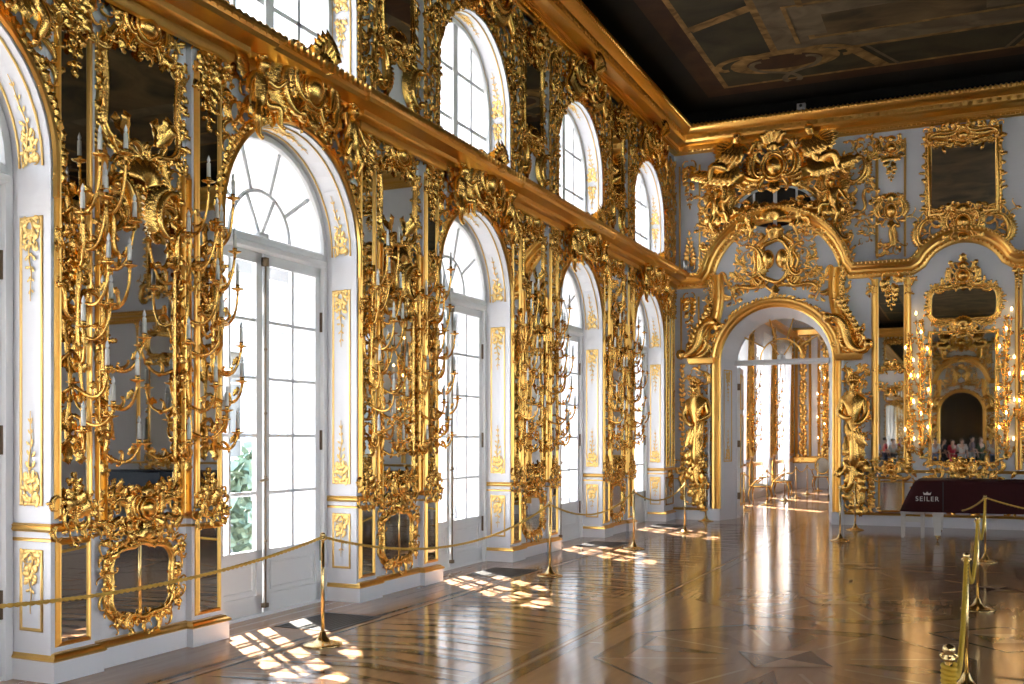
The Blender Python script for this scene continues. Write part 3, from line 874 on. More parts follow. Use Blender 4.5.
# ---- upper shaped mirror with boss
def shaped_mirror():
    rnd = random.Random(21); r = wthing('shaped_mirror', .87, 3.75)
    ol = shaped(.52, 3.86, 1.23, 4.60, .03, .08, .12, .015)
    wpart(glass_poly(ol, -.03, .01), 'mirror_glass', MI, r, False)
    f = MB(); rich_frame(f, ol, .085, rnd, step=.05, L=.095, w=-.06)
    wpart(f, 'frame', G, r)
    c = MB(); cartouche(c, (.87, 4.76), .50, .42, rnd, -.01)
    for s in (-1, 1):
        for i in range(5): rocaille(c, (.87 + s * (.12 + .07 * i), 4.66 - .008 * i * i), .14, rnd.uniform(-.8, .8), rnd, -.02)
    wpart(c, 'carved_crest', G, r); c = MB()
    foliage(c, ((.56, 3.68, 1.18, 3.86), lambda a, b: True), .10, rnd, -.03)
    leaf(c, (1.02, 3.92), 1.1, .22, .06, .5, .5, -.02); leaf(c, (1.0, 3.90), .8, .22, .06, .3, .6, -.02); leaf(c, (.72, 3.9), 2.2, .18, .05, -.5, .5, -.02)
    wpart(c, 'carved_foot', G, r)
    return r
a = shaped_mirror(); remember(a)
place_all('m', a, pier_spots('dark shaped mirror under a gilded boss, high on the {o} pier', 'shaped upper mirrors'))

# ---- main tall mirror
def main_mirror():
    rnd = random.Random(31); r = wthing('tall_mirror', .87, 1.05)
    ol = shaped(.53, 1.26, 1.21, 3.56, .07, .05, .10, .012)
    wpart(glass_poly(ol, -.03, .01), 'mirror_glass', MI, r, False)
    f = MB(); rich_frame(f, ol, .065, rnd, step=.075, L=.085, w=-.06)
    wpart(f, 'frame', G, r)
    c = MB()
    st = mark(c)
    for i in range(7): rocaille(c, (.83 - .055 * i, 3.60 - .012 * i * i + .03 * (i % 2)), .17, 2.4 + .2 * i, rnd, -.03)
    scroll(c, (.66, 3.40), .36, 1.9, 1, 'C', 0, -.03, .09, .2, .4); scroll(c, (.56, 3.15), .3, 1.5, -1, 'S', 0, -.03, .08, .2)
    mirror_u(c, st, .87); shell(c, (.87, 3.56), .2, PI / 2, 2.6, -.02); wpart(c, 'carved_crest', G, r); c = MB(); st = mark(c)
    for i in range(5): rocaille(c, (.82 - .07 * i, 1.17 + .015 * i * (i % 2)), .16, 2.8, rnd, -.02)
    foliage(c, ((.46, 1.0, .80, 1.26), lambda a, b: True), .085, rnd, -.02); scroll(c, (.66, 1.16), .20, 2.9, 1, 'C', 1, -.02, .08, .16, .3)
    mirror_u(c, st, .87)
    cartouche(c, (.87, 1.14), .34, .30, rnd, 0., True)
    wpart(c, 'carved_foot', G, r)
    return r
a = main_mirror(); remember(a)
place_all('m', a, pier_spots('large main wall mirror in carved gilded frame, centre of the {o} pier', 'main pier mirrors'))

# ---- gilded stiles between the mirrors
def stile(u, seed):
    rnd = random.Random(seed); r = wthing('carved_stile', u, 1.08)
    m = MB(); moulding(m, rect(u - .03, 1.08, u + .03, 3.72)[::-1], frame_prof(.022, .03), True); m.box(u - .03, u + .03, .0, .06, 1.08, 3.72)
    wpart(m, 'moulded_strip', GF, r)
    c = MB()
    leaf_band(c, [(u, 1.1), (u, 3.7)], .075, .10, rnd, (1, -1), .6, -.03, .026)
    foliage(c, ((u - .05, 1.1, u + .05, 3.7), lambda a, b: True), .085, rnd, -.03, flow=lambda a, b: PI / 2, flowers=.15)
    drop(c, u, 3.66, 3.95, .16, rnd, -.03)
    wpart(c, 'carving', G, r)
    return r
a = stile(.435, 41); remember(a)
place_all('s', a, pier_spots('gilded carved upright strip on nearer side of main mirror, {o} pier', 'carved uprights'))
a = stile(1.305, 42); remember(a)
place_all('s', a, pier_spots('gilded carved upright strip on farther side of main mirror, {o} pier', 'carved uprights'))

# ---- dado mirrors
def dado_mirror():
    rnd = random.Random(51); r = wthing('low_mirror', .87, .22)
    ol = shaped(.58, .36, 1.17, .83, .03, .03, .12, .012)
    wpart(glass_poly(ol, -.035, .01), 'mirror_glass', MI, r, False)
    f = MB(); rich_frame(f, ol, .075, rnd, step=.055, L=.075, w=-.06)
    wpart(f, 'frame', G, r)
    c = MB(); foliage(c, ((.56, .24, 1.18, .33), lambda a, b: True), .075, rnd, -.03); wpart(c, 'carved_foot', G, r); c = MB(); foliage(c, ((.50, .89, 1.24, 1.02), lambda a, b: True), .075, rnd, -.03)
    for s in (-1, 1): foliage(c, ((.87 + s * .37 - .04, .34, .87 + s * .37 + .04, .88), lambda a, b: True), .085, rnd, -.03, rich=0)
    shell(c, (.87, .90), .12, PI / 2, 2.6, -.01)
    wpart(c, 'carved_crest', G, r)
    return r
a = dado_mirror(); remember(a)
place_all('m', a, pier_spots('low mirror in scrolled gilded frame near the floor, {o} pier', 'low pier mirrors'))
def dado_strip(u0, seed):
    rnd = random.Random(seed); r = wthing('low_mirror_strip', u0 + .165, .24)
    ol = rect(u0 + .05, .27, u0 + .285, .93)
    wpart(glass_poly(ol, .012, .01), 'mirror_glass', MI, r, False)
    f = MB(); moulding(f, np.array(ol)[::-1], frame_prof(.035, .03), True); wpart(f, 'frame', GF, r)
    return r
for u0, tx in ((.02, 'nearer'), (1.39, 'farther')):
    a = dado_strip(u0, 5); remember(a)
    place_all('m', a, pier_spots('small upright mirror in plain gilded frame, low on %s edge of the {o} pier' % tx, 'low mirror strips'))

# ---- candle sconces
def candle_mesh():
    c = MB(); lathe(c, [(.0, 0), (.016, 0), (.0148, .115), (.007, .12), (.0, .121)], k=8)
    f = MB(); lathe(f, [(.005, .117), (.012, .130), (.0135, .140), (.009, .156), (.003, .172), (.0, .178)], k=8)
    return c.mesh('candle', M['candle']), f
_cm, _fm = candle_mesh()
FLAME = {0: _fm.mesh('candle_bulb', M['flame_off']), 1: _fm.mesh('lit_candle_bulb', M['flame_on'])}

def arm_mesh(du, dv, dw, seed):
    """S-curved branch from the stem (0,0,0) to a drip pan at (du, dw out, dv up)"""
    rnd = random.Random(seed); m = MB(); s = np.linspace(0, 1, 14)
    sag = .09 + .05 * rnd.random()
    u = du * s ** .8 + .0 * s; w = dw * np.sin(s * PI / 2); v = dv * s ** 2.2 - sag * np.sin(s * PI) * (1 - .2 * s)
    P = uvw(u, v, w)
    sweep(m, P, .0135 * (1.25 - .5 * s), 6, ref=(.3, -.2, .93))
    scroll(m, (du * .45, dv * .3 - sag * .7), .11, rnd.uniform(0, 3), rnd.choice((1, -1)), 'C', 1, dw * .55, .1, .15)
    leaf(m, (du * .2, -.03), -1.2 if du > 0 else -2., .09, .03, .8, .3, dw * .2); leaf(m, (du * .7, dv * .4 - sag * .5), .5 if du > 0 else 2.6, .09, .028, 1., .4, dw * .7)
    c = (du, -dw, dv)
    lathe(m, [(.004, -.045), (.014, -.03), (.010, -.012), (.022, 0), (.046, .006), (.056, .016), (.048, .014), (.02, .012), (.017, .03), (.019, .045), (.014, .046)], c, 10)
    return m, (du, -dw, dv + .04)

ARMS_NEAR = [(-.17, .02, .20, 1), (.16, .14, .26, 2), (-.02, .30, .32, 3), (-.20, .50, .22, 4), (.19, .62, .22, 5), (.03, .80, .30, 6), (-.15, 1.02, .18, 7), (.15, 1.12, .2, 8), (.0, 1.30, .24, 9)]
def sconce(lit, arms, seed, hgt, name='candle_sconce', thin=False):
    rnd = random.Random(seed); r = empty(name); BASE[r.name] = (0, 0)
    st = MB()
    q = np.linspace(0, 1, 26); 
    sweep(st, uvw(.025 * np.sin(q * 9), q * hgt - .15, .05 + .012 * np.sin(q * 14)), .017 * (1 + .4 * np.sin(q * 22)), 7)
    leaf_band(st, [(0, -.15), (0, hgt - .15)], .2 if thin else .085, .085, rnd, (1, -1), .8, .03, .025)
    for i in range(0 if thin else int(hgt / .16)): scroll(st, (rnd.uniform(-.03, .03), i * .16 - .05), .12, rnd.uniform(0, 6), 1, 'C', 0, .035, .09)
    leaf(st, (0, -.1), -PI / 2, .16, .05, .2, .3, .03)
    part('stem', st.mesh('stem', G), r)
    for (du, dv, dw, sd) in arms:
        m, tip = arm_mesh(du, dv * .18 + .02, dw, sd + seed)
        base = dv
        a_ = part('candle_arm', m.mesh('candle_arm', G), r, (0, 0, base - .10))
        part('candle', _cm, a_, tip)
        part('candle_bulb', FLAME[lit], a_, tip)
    return r
def flip_arms(arms, sx): return [(sx * a, b, c, d) for a, b, c, d in arms]

POS = [('nearer pilaster strip', .18, 1.75, 1), ('nearer side of main mirror', .44, 1.66, -1), ('farther side of main mirror', 1.30, 1.66, 1), ('farther pilaster strip', 1.56, 1.75, -1)]
for j, (txt, u, z, sx) in enumerate(POS):
    arms = flip_arms([(a * (1. if j in (1, 2) else .62), b * (1.36 if j in (1, 2) else 1.25), c * (1.1 if j in (1, 2) else 1.), d + j * 3) for a, b, c, d in ARMS_NEAR], sx)
    r = sconce(0, arms, 70 + j, 1.85, thin=j in (0, 3))
    BASE[r.name] = (u, z)
    w = 0.02
    for i, o in enumerate(place_all('s', r, pier_spots('gilded branched candle sconce with unlit candles on %s, {o} pier' % txt, 'unlit candle sconces on the window wall'))):
        o.location.x += w - (.05 if j in (1, 2) else 0)

# ---- frieze over each pier and foliage about the arches
def arch_carving():
    rnd = random.Random(61); r = wthing('arch_carving', 0, 3.25)
    m = MB(); A = np.vstack([[(-RW - .03, 3.30)], arc((0, LS), RW + .03, PI, 0, 40), [(RW + .03, 3.30)]])
    sweep(m, uvw(A[:, 0], A[:, 1], np.full(len(A), .018)), .024, 6)
    wpart(m, 'arch_moulding', GF, r)
    c = MB()
    st = mark(c)
    B = np.vstack([[(RW + .06, 3.35)], arc((0, LS), RW + .07, 0, PI / 2, 24)])
    leaf_band(c, B, .06, .10, rnd, (1, -1), .55, .01, .034)
    mirror_u(c, st, 0)
    inside = lambda a, b: a * a + (max(b - LS, 0)) ** 2 > (RW + .14) ** 2 and abs(a) < 1.03 and abs(a) > .2 and b > LS + .1 * abs(a)
    st = mark(c)
    foliage(c, ((.2, 3.55, 1.03, 4.80), inside), .115, rnd, .0, flow=lambda a, b: math.atan2(b - LS, a) + PI / 2, flowers=.2)
    mirror_u(c, st, 0)
    wpart(c, 'carved_foliage', G, r)
    return r
arch_c = arch_carving()
place_all('a', arch_c, win_spots('gilded carved foliage around the arch of the tall {w}', 'lower arch carvings', (1, 2, 3, 4, 0)))

def keystone():
    rnd = random.Random(62); r = wthing('keystone_cartouche', 0, 4.55)
    c = MB(); cartouche(c, (0, 4.86), .62, .66, rnd, .16)
    for i in range(7):
        a = -1.2 + .4 * i; leaf(c, (0, 5.02), PI / 2 + a * .8, .34 - .05 * abs(a), .07, -a * .5, .5, .28)
    shell(c, (0, 4.98), .26, PI / 2, 2.6, .24)
    foliage(c, ((-.30, 4.58, .30, 4.86), lambda a, b: True), .10, rnd, .10, flowers=.25)
    for s in (-1, 1): scroll(c, (s * .30, 4.80), .46, PI / 2 * s, s, 'C', 0, .10, .09, .24, .4)
    wpart(c, 'shell_and_scrolls', G, r)
    b = MB(); b.box(-.11, .11, -.12, .0, 4.60, 4.92)
    wpart(b, 'block', GF, r)
    return r
kst = keystone()
place_all('k', kst, win_spots('gilded shell cartouche breaking the cornice above the tall {w}', 'keystone cartouches', (1, 2, 3, 4, 0)))

def pier_crest():
    rnd = random.Random(63); r = wthing('frieze_carving', .875, 4.55)
    c = MB(); st = mark(c)
    foliage(c, ((.02, 4.48, .36, 4.84), lambda a, b: True), .10, rnd, .01)
    drop(c, .19, 4.84, 4.40, .28, rnd, .02)
    mirror_u(c, st, .875)
    foliage(c, ((.50, 4.72, 1.25, 4.86), lambda a, b: True), .10, rnd, -.04)
    wpart(c, 'carved_foliage', G, r)
    return r
a = pier_crest(); remember(a)
place_all('f', a, pier_spots('gilded frieze carving hanging under the middle cornice, {o} pier', 'pier frieze carvings'))

# ---- cherubs leaning on the arches
def cherub_mesh(sx, seed):
    """a seated carved child, one continuous surface; origin at the seat; sx turns it left or right"""
    rnd = random.Random(seed)
    def p(u, v, w): return (sx * u, -w, v)
    J = {'pelvis': (p(0, .04, .12), .078), 'belly': (p(.015, .13, .14), .085), 'chest': (p(.02, .24, .14), .078), 'neck': (p(.01, .325, .15), .036), 'jaw': (p(-.005, .365, .175), .056),
         'head': (p(-.01, .415, .165), .078), 'crown': (p(-.005, .465, .155), .05), 'nose': (p(-.018, .392, .245), .016),
         'shl': (p(-.075, .285, .15), .042), 'ell': (p(-.17, .22, .20), .034), 'wrl': (p(-.24, .29, .24), .025), 'hal': (p(-.275, .325, .25), .024),
         'shr': (p(.105, .285, .14), .042), 'elr': (p(.18, .19, .15), .035), 'wrr': (p(.23, .10, .18), .026), 'har': (p(.255, .07, .19), .024),
         'hil': (p(-.06, .02, .15), .062), 'knl': (p(-.17, .03, .24), .050), 'anl': (p(-.20, -.13, .22), .030), 'tol': (p(-.25, -.165, .25), .022),
         'hir': (p(.07, .01, .14), .062), 'knr': (p(.12, -.13, .20), .050), 'anr': (p(.06, -.27, .17), .030), 'tor': (p(.02, -.32, .20), .022)}
    E = [('pelvis', 'belly'), ('belly', 'chest'), ('chest', 'neck'), ('neck', 'jaw'), ('jaw', 'head'), ('head', 'crown'), ('jaw', 'nose'),
         ('chest', 'shl'), ('shl', 'ell'), ('ell', 'wrl'), ('wrl', 'hal'), ('chest', 'shr'), ('shr', 'elr'), ('elr', 'wrr'), ('wrr', 'har'),
         ('pelvis', 'hil'), ('hil', 'knl'), ('knl', 'anl'), ('anl', 'tol'), ('pelvis', 'hir'), ('hir', 'knr'), ('knr', 'anr'), ('anr', 'tor')]
    hair = MB()
    for i in range(16):
        a = rnd.uniform(0, 2 * PI); e = rnd.uniform(.1, 1.4)
        sphere(hair, p(-.008 + .072 * math.cos(a) * math.cos(e), .43 + .06 * math.sin(e), .155 + .072 * math.sin(a) * math.cos(e)), .026, 6, 4)
    wing = MB()
    for i in range(5):
        leaf(wing, (sx * .06, .27), (PI / 2 - sx * (.3 + .28 * i)), .26 - .02 * i, .045, -sx * .6, .1, .05 + .012 * i)
    cloth = MB()
    for i in range(4): leaf(cloth, (sx * (.05 - .04 * i), .06), -PI / 2 + sx * (.5 - .35 * i), .22, .06, sx * .6, .2, .16)
    return skin_mesh('cherub_body', J, E, G, 2), hair.mesh('hair_curls', G), wing.mesh('wing', G), cloth.mesh('drapery', G)
CH = {s: cherub_mesh(s, 7 + s) for s in (-1, 1)}
W_ = W_NAMES
def cherub(sx, loc, rz, label, group, sc_=1., tilt=0.):
    b, h, w_, c_ = CH[sx]
    o = bpy.data.objects.new('cherub_statue', b); COL.objects.link(o); o.location = loc; o.rotation_euler = (0, tilt, rz); o.scale = (sc_,) * 3
    part('hair_curls', h, o); part('wing', w_, o); part('drapery', c_, o)
    return tag(o, label, 'statue', group)
for k in (0, 1, 2, 3, 4):
    for sx, t in ((-1, 'nearer'), (1, 'farther')):
        if k == 0 and sx == -1: continue
        u = sx * .70; v = 4.50
        cherub(sx, (X0 + .01, win_y(k) + u, v), LEFT, 'gilded cherub on %s shoulder of %s' % (t, W_[k]), 'cherubs above the windows', .90)

# ---- reveals: moulded panels with sprays
def reveal_panel():
    """gilded panels of the deep reveal on the far side of each window; drawn with u from the wall face into the reveal"""
    rnd = random.Random(81); r = wthing('reveal_panels', .2, .25)
    def fr(a, b, c, d, nm):
        m = MB(); moulding(m, rect(a, b, c, d), [(0, 0), (.0, .005), (.006, .010), (.012, .006), (.018, .009), (.022, 0)], True)
        p = wpart(m, nm, GP, r); return p
    f1 = fr(.07, 1.20, .29, 3.18, 'tall_panel_frame'); f2 = fr(.07, .34, .29, .90, 'low_panel_frame')
    c = MB(); tendril(c, .18, 3.16, 2.60, .20, rnd); wpart(c, 'hanging_spray', GP, f1)
    c = MB(); tendril(c, .18, 1.22, 1.85, .20, rnd); wpart(c, 'rising_spray', GP, f1)
    c = MB(); tendril(c, .18, .88, .46, .19, rnd); wpart(c, 'hanging_spray', GP, f2)
    return r
rp = reveal_panel()
NAMES_ = [('reveal_panels', 'white reveal panels with gilded sprays, {w}', 'lower reveal panels')]
u, v = BASE[rp.name]
for i, k in enumerate((1, 0, 2, 3, 4)):
    o = rp if i == 0 else copy_tree(rp)
    o.location = (X0 - u, pier_y(k + 1) - .001, v); o.rotation_euler = (0, 0, PI)
    # drawn facing -y with u running +x; turned by pi it would face +y, so mirror by facing: keep rz 0 and run u from the reveal's inner edge
    o.rotation_euler = (0, 0, 0); o.location = (X0 - .36 + u, pier_y(k + 1) - .001, v)
    o['label'] = NAMES_[0][1].format(w=W_[k]); o['category'] = 'wall panel'; o['group'] = NAMES_[0][2]

def arch_lines(zs, z0, rr, name, seed, up):
    """two gilded fillets and end sprays on the soffit of an arch; origin at the window's middle"""
    rnd = random.Random(seed); r = wthing(name, 0, z0)
    for w_, nm in ((-.07, 'outer_fillet'), (-.29, 'inner_fillet')):
        m = MB(); A = arc((0, zs), rr - .006, PI, 0, 40)
        if up: A = np.vstack([[(-rr + .006, z0)], A, [(rr - .006, z0)]])
        P = uvw(A[:, 0], A[:, 1], np.full(len(A), w_))
        sweep(m, P, .010, 5)
        wpart(m, nm, GP, r)
    # sprays laid on the curve: drawn flat as (s along the arch, t across) and wrapped
    for ends in ((.03, .62, .19), (PI * rr / 2 + .02, PI * rr / 2 - .45, .12)):
        c = MB(); tendril(c, 0, *ends, rnd, .002)
        v_ = np.concatenate(c.V); t, h, s = v_[:, 0], -v_[:, 1], v_[:, 2]
        th = s / rr; R_ = rr - .004 - h
        for sgn in (1, -1):
            w2 = MB(); w2.add(np.stack([sgn * R_ * np.cos(th), .18 + t, zs + R_ * np.sin(th)], -1), c.F)
            wpart(w2, 'spray', GP, r)
    if up:
        for sgn in (1, -1):
            d = MB(); tendril(d, 0, zs - .06, zs - .50, .16, rnd, .002); v_ = np.concatenate(d.V)
            w2 = MB(); w2.add(np.stack([sgn * (rr - .004 + v_[:, 1]), .18 + v_[:, 0], v_[:, 2]], -1), d.F); wpart(w2, 'spray', GP, r)
    return tag(r, None, 'wall panel')
al = arch_lines(LS, LS, RW, 'arch_soffit_panel', 91, False)
for o in place_all('a', al, win_spots('white arch soffit with pale gilded fillets, tall {w}', 'lower arch soffits', (1, 0, 2, 3, 4))): pass
au = arch_lines(US, USILL + .05, RW, 'upper_soffit_panel', 92, True)
place_all('a', au, win_spots('white upper arch soffit with gilded fillets, above the {w}', 'upper arch soffits', (1, 0, 2, 3, 4)))

# ---------------------------------------------------------------- upper tier
def upper_mirror():
    rnd = random.Random(101); r = wthing('upper_mirror', .875, 5.85)
    ol = rect(.57, 5.98, 1.18, 7.32)
    wpart(glass_poly(ol, -.03, .01), 'mirror_glass', MI, r, False)
    f = MB(); rich_frame(f, ol, .09, rnd, step=.06, L=.11, w=-.06); wpart(f, 'frame', G, r)
    c = MB(); st = mark(c)
    foliage(c, ((.40, 7.12, .86, 7.48), lambda a, b: True), .12, rnd, -.02)
    for i in range(4): leaf(c, (.86, 7.3), PI * .6 + .3 * i, .32, .08, .6, .5, .03)
    mirror_u(c, st, .875); cartouche(c, (.875, 7.30), .42, .44, rnd, .04); wpart(c, 'carved_crest', G, r); c = MB(); st = mark(c)
    foliage(c, ((.42, 5.82, .86, 6.04), lambda a, b: True), .11, rnd, -.03)
    mirror_u(c, st, .875); shell(c, (.875, 5.92), .16, PI / 2, 2.6, -.01)
    wpart(c, 'carved_foot', G, r)
    return r
a = upper_mirror(); remember(a)
place_all('m', a, pier_spots('dark upper-storey mirror in heavy gilded frame above the {o} pier', 'upper-storey mirrors'))
def scroll_panel():
    rnd = random.Random(103); r = wthing('scroll_panel', .875, 5.1)
    c = MB(); st = mark(c)
    scroll(c, (.52, 5.60), .42, PI / 2, -1, 'C', 0, -.05, .09, .16, .4); scroll(c, (.60, 5.30), .30, PI / 2 - .5, -1, 'S', 1, -.05, .09, .16)
    for i in range(7): rocaille(c, (.46 + .055 * i, 5.80 + .02 * (i % 2)), .15, .3, rnd, -.05)
    for i in range(6): rocaille(c, (.43 + .03 * (i % 2), 5.15 + .11 * i), .14, 1.6, rnd, -.05)
    for i in range(4): rocaille(c, (.50 + .1 * i, 5.12), .13, .2, rnd, -.05)
    mirror_u(c, st, .875)
    wpart(c, 'carving', G, r); return r
a = scroll_panel(); remember(a)
place_all('m', a, pier_spots('gilded scrolls round a bare white panel just above the cornice, {o} pier', 'scroll panels'))
def upper_strip(u, seed):
    rnd = random.Random(seed); r = wthing('carved_upright', u, 5.1)
    m = MB()
    for d in (-.15, .15): sweep(m, [(u + d, -.012, 5.09), (u + d, -.012, 7.42)], .02, 6)
    wpart(m, 'fillet', GF, r)
    c = MB(); foliage(c, ((u - .12, 5.15, u + .12, 7.42), lambda a, b: True), .12, rnd, .005, flow=lambda a, b: PI / 2, flowers=.2)
    leaf_band(c, [(u - .15, 5.1), (u - .15, 7.4)], .09, .09, rnd, (1, -1), .6, .01, .028); leaf_band(c, [(u + .15, 5.1), (u + .15, 7.4)], .09, .09, rnd, (1, -1), .6, .01, .028)
    drop(c, u, 7.46, 6.9, .3, rnd, .02)
    wpart(c, 'carving', G, r); return r
for u, t, sd in ((.19, 'nearer', 104), (1.56, 'farther', 105)):
    a = upper_strip(u, sd); remember(a)
    place_all('m', a, pier_spots('gilded carved upright on %s edge of the upper storey above the {o} pier' % t, 'upper-storey uprights'))
def upper_arch():
    rnd = random.Random(106); r = wthing('upper_arch_carving', 0, 6.0)
    c = MB(); st = mark(c)
    B = np.vstack([[(RW + .05, 5.15)], arc((0, US), RW + .05, 0, PI / 2, 24)])
    leaf_band(c, B, .065, .10, rnd, (1, -1), .55, .01, .034)
    ins = lambda a, b: a * a + max(b - US, 0) ** 2 > (RW + .10) ** 2 and b < 7.62 and b > US + .1
    foliage(c, ((.0, 6.1, 1.06, 7.62), ins), .125, rnd, .01, flow=lambda a, b: math.atan2(b - US, a) + PI / 2, flowers=.2)
    for i in range(4): rocaille(c, (.12 + .14 * i, 7.30 + .04 * i), .26, .5 * i, rnd, .08)
    scroll(c, (.42, 7.32), .5, .2, 1, 'C', 0, .08, .08, .22, .4); scroll(c, (.78, 7.18), .42, -.8, 1, 'S', 1, .06, .08, .2)
    mirror_u(c, st, 0)
    cartouche(c, (0, 7.36), .62, .62, rnd, .12)
    for i in range(7): a_ = -1.2 + .4 * i; leaf(c, (0, 7.5), PI / 2 + a_, .30, .07, -a_ * .5, .5, .26)
    wpart(c, 'carved_foliage', G, r); return r
ua = upper_arch()
place_all('m', ua, win_spots('gilded carving crowning the upper arch above the {w}', 'upper arch carvings', (1, 2, 3, 4, 0)))
for o in list(bpy.data.objects):
    if o.parent is None and o.type == 'EMPTY' and o.get('label') and not o.get('category'):
        n = o.name.split('.')[0]
        o['category'] = {'candle_sconce': 'sconce'}.get(n, 'mirror' if 'mirror' in n else 'carving')
# ================================================================== the end wall with the enfilade door
DX, DR, DS = -3.62, 1.10, 3.22          # door axis, half width, springing
AX = -0.17                              # axis of the mirror group to its right
FAR = (0, YF, 0)
mb = MB()
def q4(pts): mb.add(pts, [tuple(range(len(pts)))])
ZTOP = ZT
for (a, b) in ((X0 - 1.2, DX - DR), (DX + DR, XR + 1.2)): q4([(a, 0, 0), (b, 0, 0), (b, 0, ZTOP), (a, 0, ZTOP)])
A = arc((DX, DS), DR, PI, 0, 32)
for i in range(31): q4([(A[i, 0], 0, A[i, 1]), (A[i+1, 0], 0, A[i+1, 1]), (A[i+1, 0], 0, ZTOP), (A[i, 0], 0, ZTOP)])
o1 = opening(DX, DR, 0, DS, 32); o2 = opening(DX + .03, .95, 0, DS, 32)
mb.grid([np.stack([o1[:, 0], 0 * o1[:, 0], o1[:, 1]], -1), np.stack([o2[:, 0], 0 * o2[:, 0] + .55, o2[:, 1]], -1), np.stack([o2[:, 0], 0 * o2[:, 0] + .75, o2[:, 1]], -1)])
for (a, b) in ((X0 - 1.2, DX + .03 - .95), (DX + .03 + .95, XR + 1.2)): q4([(a, .75, 0), (b, .75, 0), (b, .75, ZTOP), (a, .75, ZTOP)])
for i in range(31):
    a, b = o2[i + 1], o2[i + 2]; q4([(a[0], .75, a[1]), (b[0], .75, b[1]), (b[0], .75, ZTOP), (a[0], .75, ZTOP)])
# plinth and raised fields
for (a, b) in ((X0, DX - DR - .2), (DX + DR + .2, XR)): mb.box(a, b, -.08, 0, 0, .22)
mb.box(DX - DR - .22, DX - DR, -.13, .0, 0, .24); mb.box(DX + DR, DX + DR + .22, -.13, .0, 0, .24)
mb.box(-4.97, -4.93, -.10, 0, 0, 3.20); mb.box(-2.34, -2.30, -.10, 0, 0, 3.20)
wall_far = tag(mb.obj('wall_far', M['white'], loc=FAR, smooth=False), kind='structure')

def plan_far(pts, prof): 
    g = MB(); plan_mould(g, pts, prof); return g
# base and dado mouldings
g = MB()
for (a, b) in ((X0, DX - DR - .24), (DX + DR + .24, XR)):
    plan_mould(g, [(a, .08), (b, .08)], [(0, .20), (.012, .21), (.018, .225), (.006, .24), (-.07, .255)])
tag(g.obj('baseboard_far', M['gold_flat'], loc=FAR), kind='structure')
g = MB()
for (a, b) in ((X0, -5.38), (-1.86, XR)):
    plan_mould(g, [(a, 0), (b, 0)], DADO_PROF); plan_mould(g, [(a, 0), (b, 0)], [(o, h - .12) for o, h in DADO2_PROF])
tag(g.obj('trim_7', M['gold_flat'], loc=FAR), kind='structure')
# middle cornice, rising in an arch over the mirror axis and over the door
PZ = [(h - 4.79, o) for o, h in MID_PROF]
def cornice_path():
    R1 = .66; z = 4.79
    door = np.vstack([[(X0, z), (-5.02, z)], arc((DX, 4.78), 1.24, PI * .93, PI * .07, 34), [(-2.22, z), (AX - .86, z)]])
    m_ = np.vstack([arc((AX, 4.62), .72, PI * .86, PI * .14, 26), [(AX + .86, z), (XR, z)]])
    return np.vstack([door, m_])
cp = cornice_path()
g = MB(); moulding(g, cp, PZ)
tag(g.obj('trim_8', M['gold_flat'], loc=FAR), kind='structure')
p, m = mitre(cp); top = p + m * .245
g = MB(); teeth(g, np.stack([top[:, 0], 0 * top[:, 0] - .36, top[:, 1]], -1), .075, .026)
low = p + m * .06; teeth(g, np.stack([low[:, 0], 0 * low[:, 0] - .08, low[:, 1]], -1), .08, .02)
tag(g.obj('trim_9', M['gold'], loc=FAR), kind='structure')
g = MB(); plan_mould(g, [(X0, 0), (XR, 0)], TOP_PROF)
teeth(g, [(X0 + .4, -.47, 8.04), (XR, -.47, 8.04)], .085, .034); teeth(g, [(X0 + .1, -.10, 7.63), (XR, -.10, 7.63)], .08, .022)
teeth(g, [(X0 + .4, -.335, 7.85), (XR, -.335, 7.85)], .16, .045, (1.4, .5, 1))
tag(g.obj('trim_10', M['gold_flat'], loc=FAR), kind='structure')

FARM = []
def fthing(name, u, v, label, cat='carving', group=None):
    r = wthing(name, u, v, label, cat, group); r.location = (u, YF, v); FARM.append(r); return r

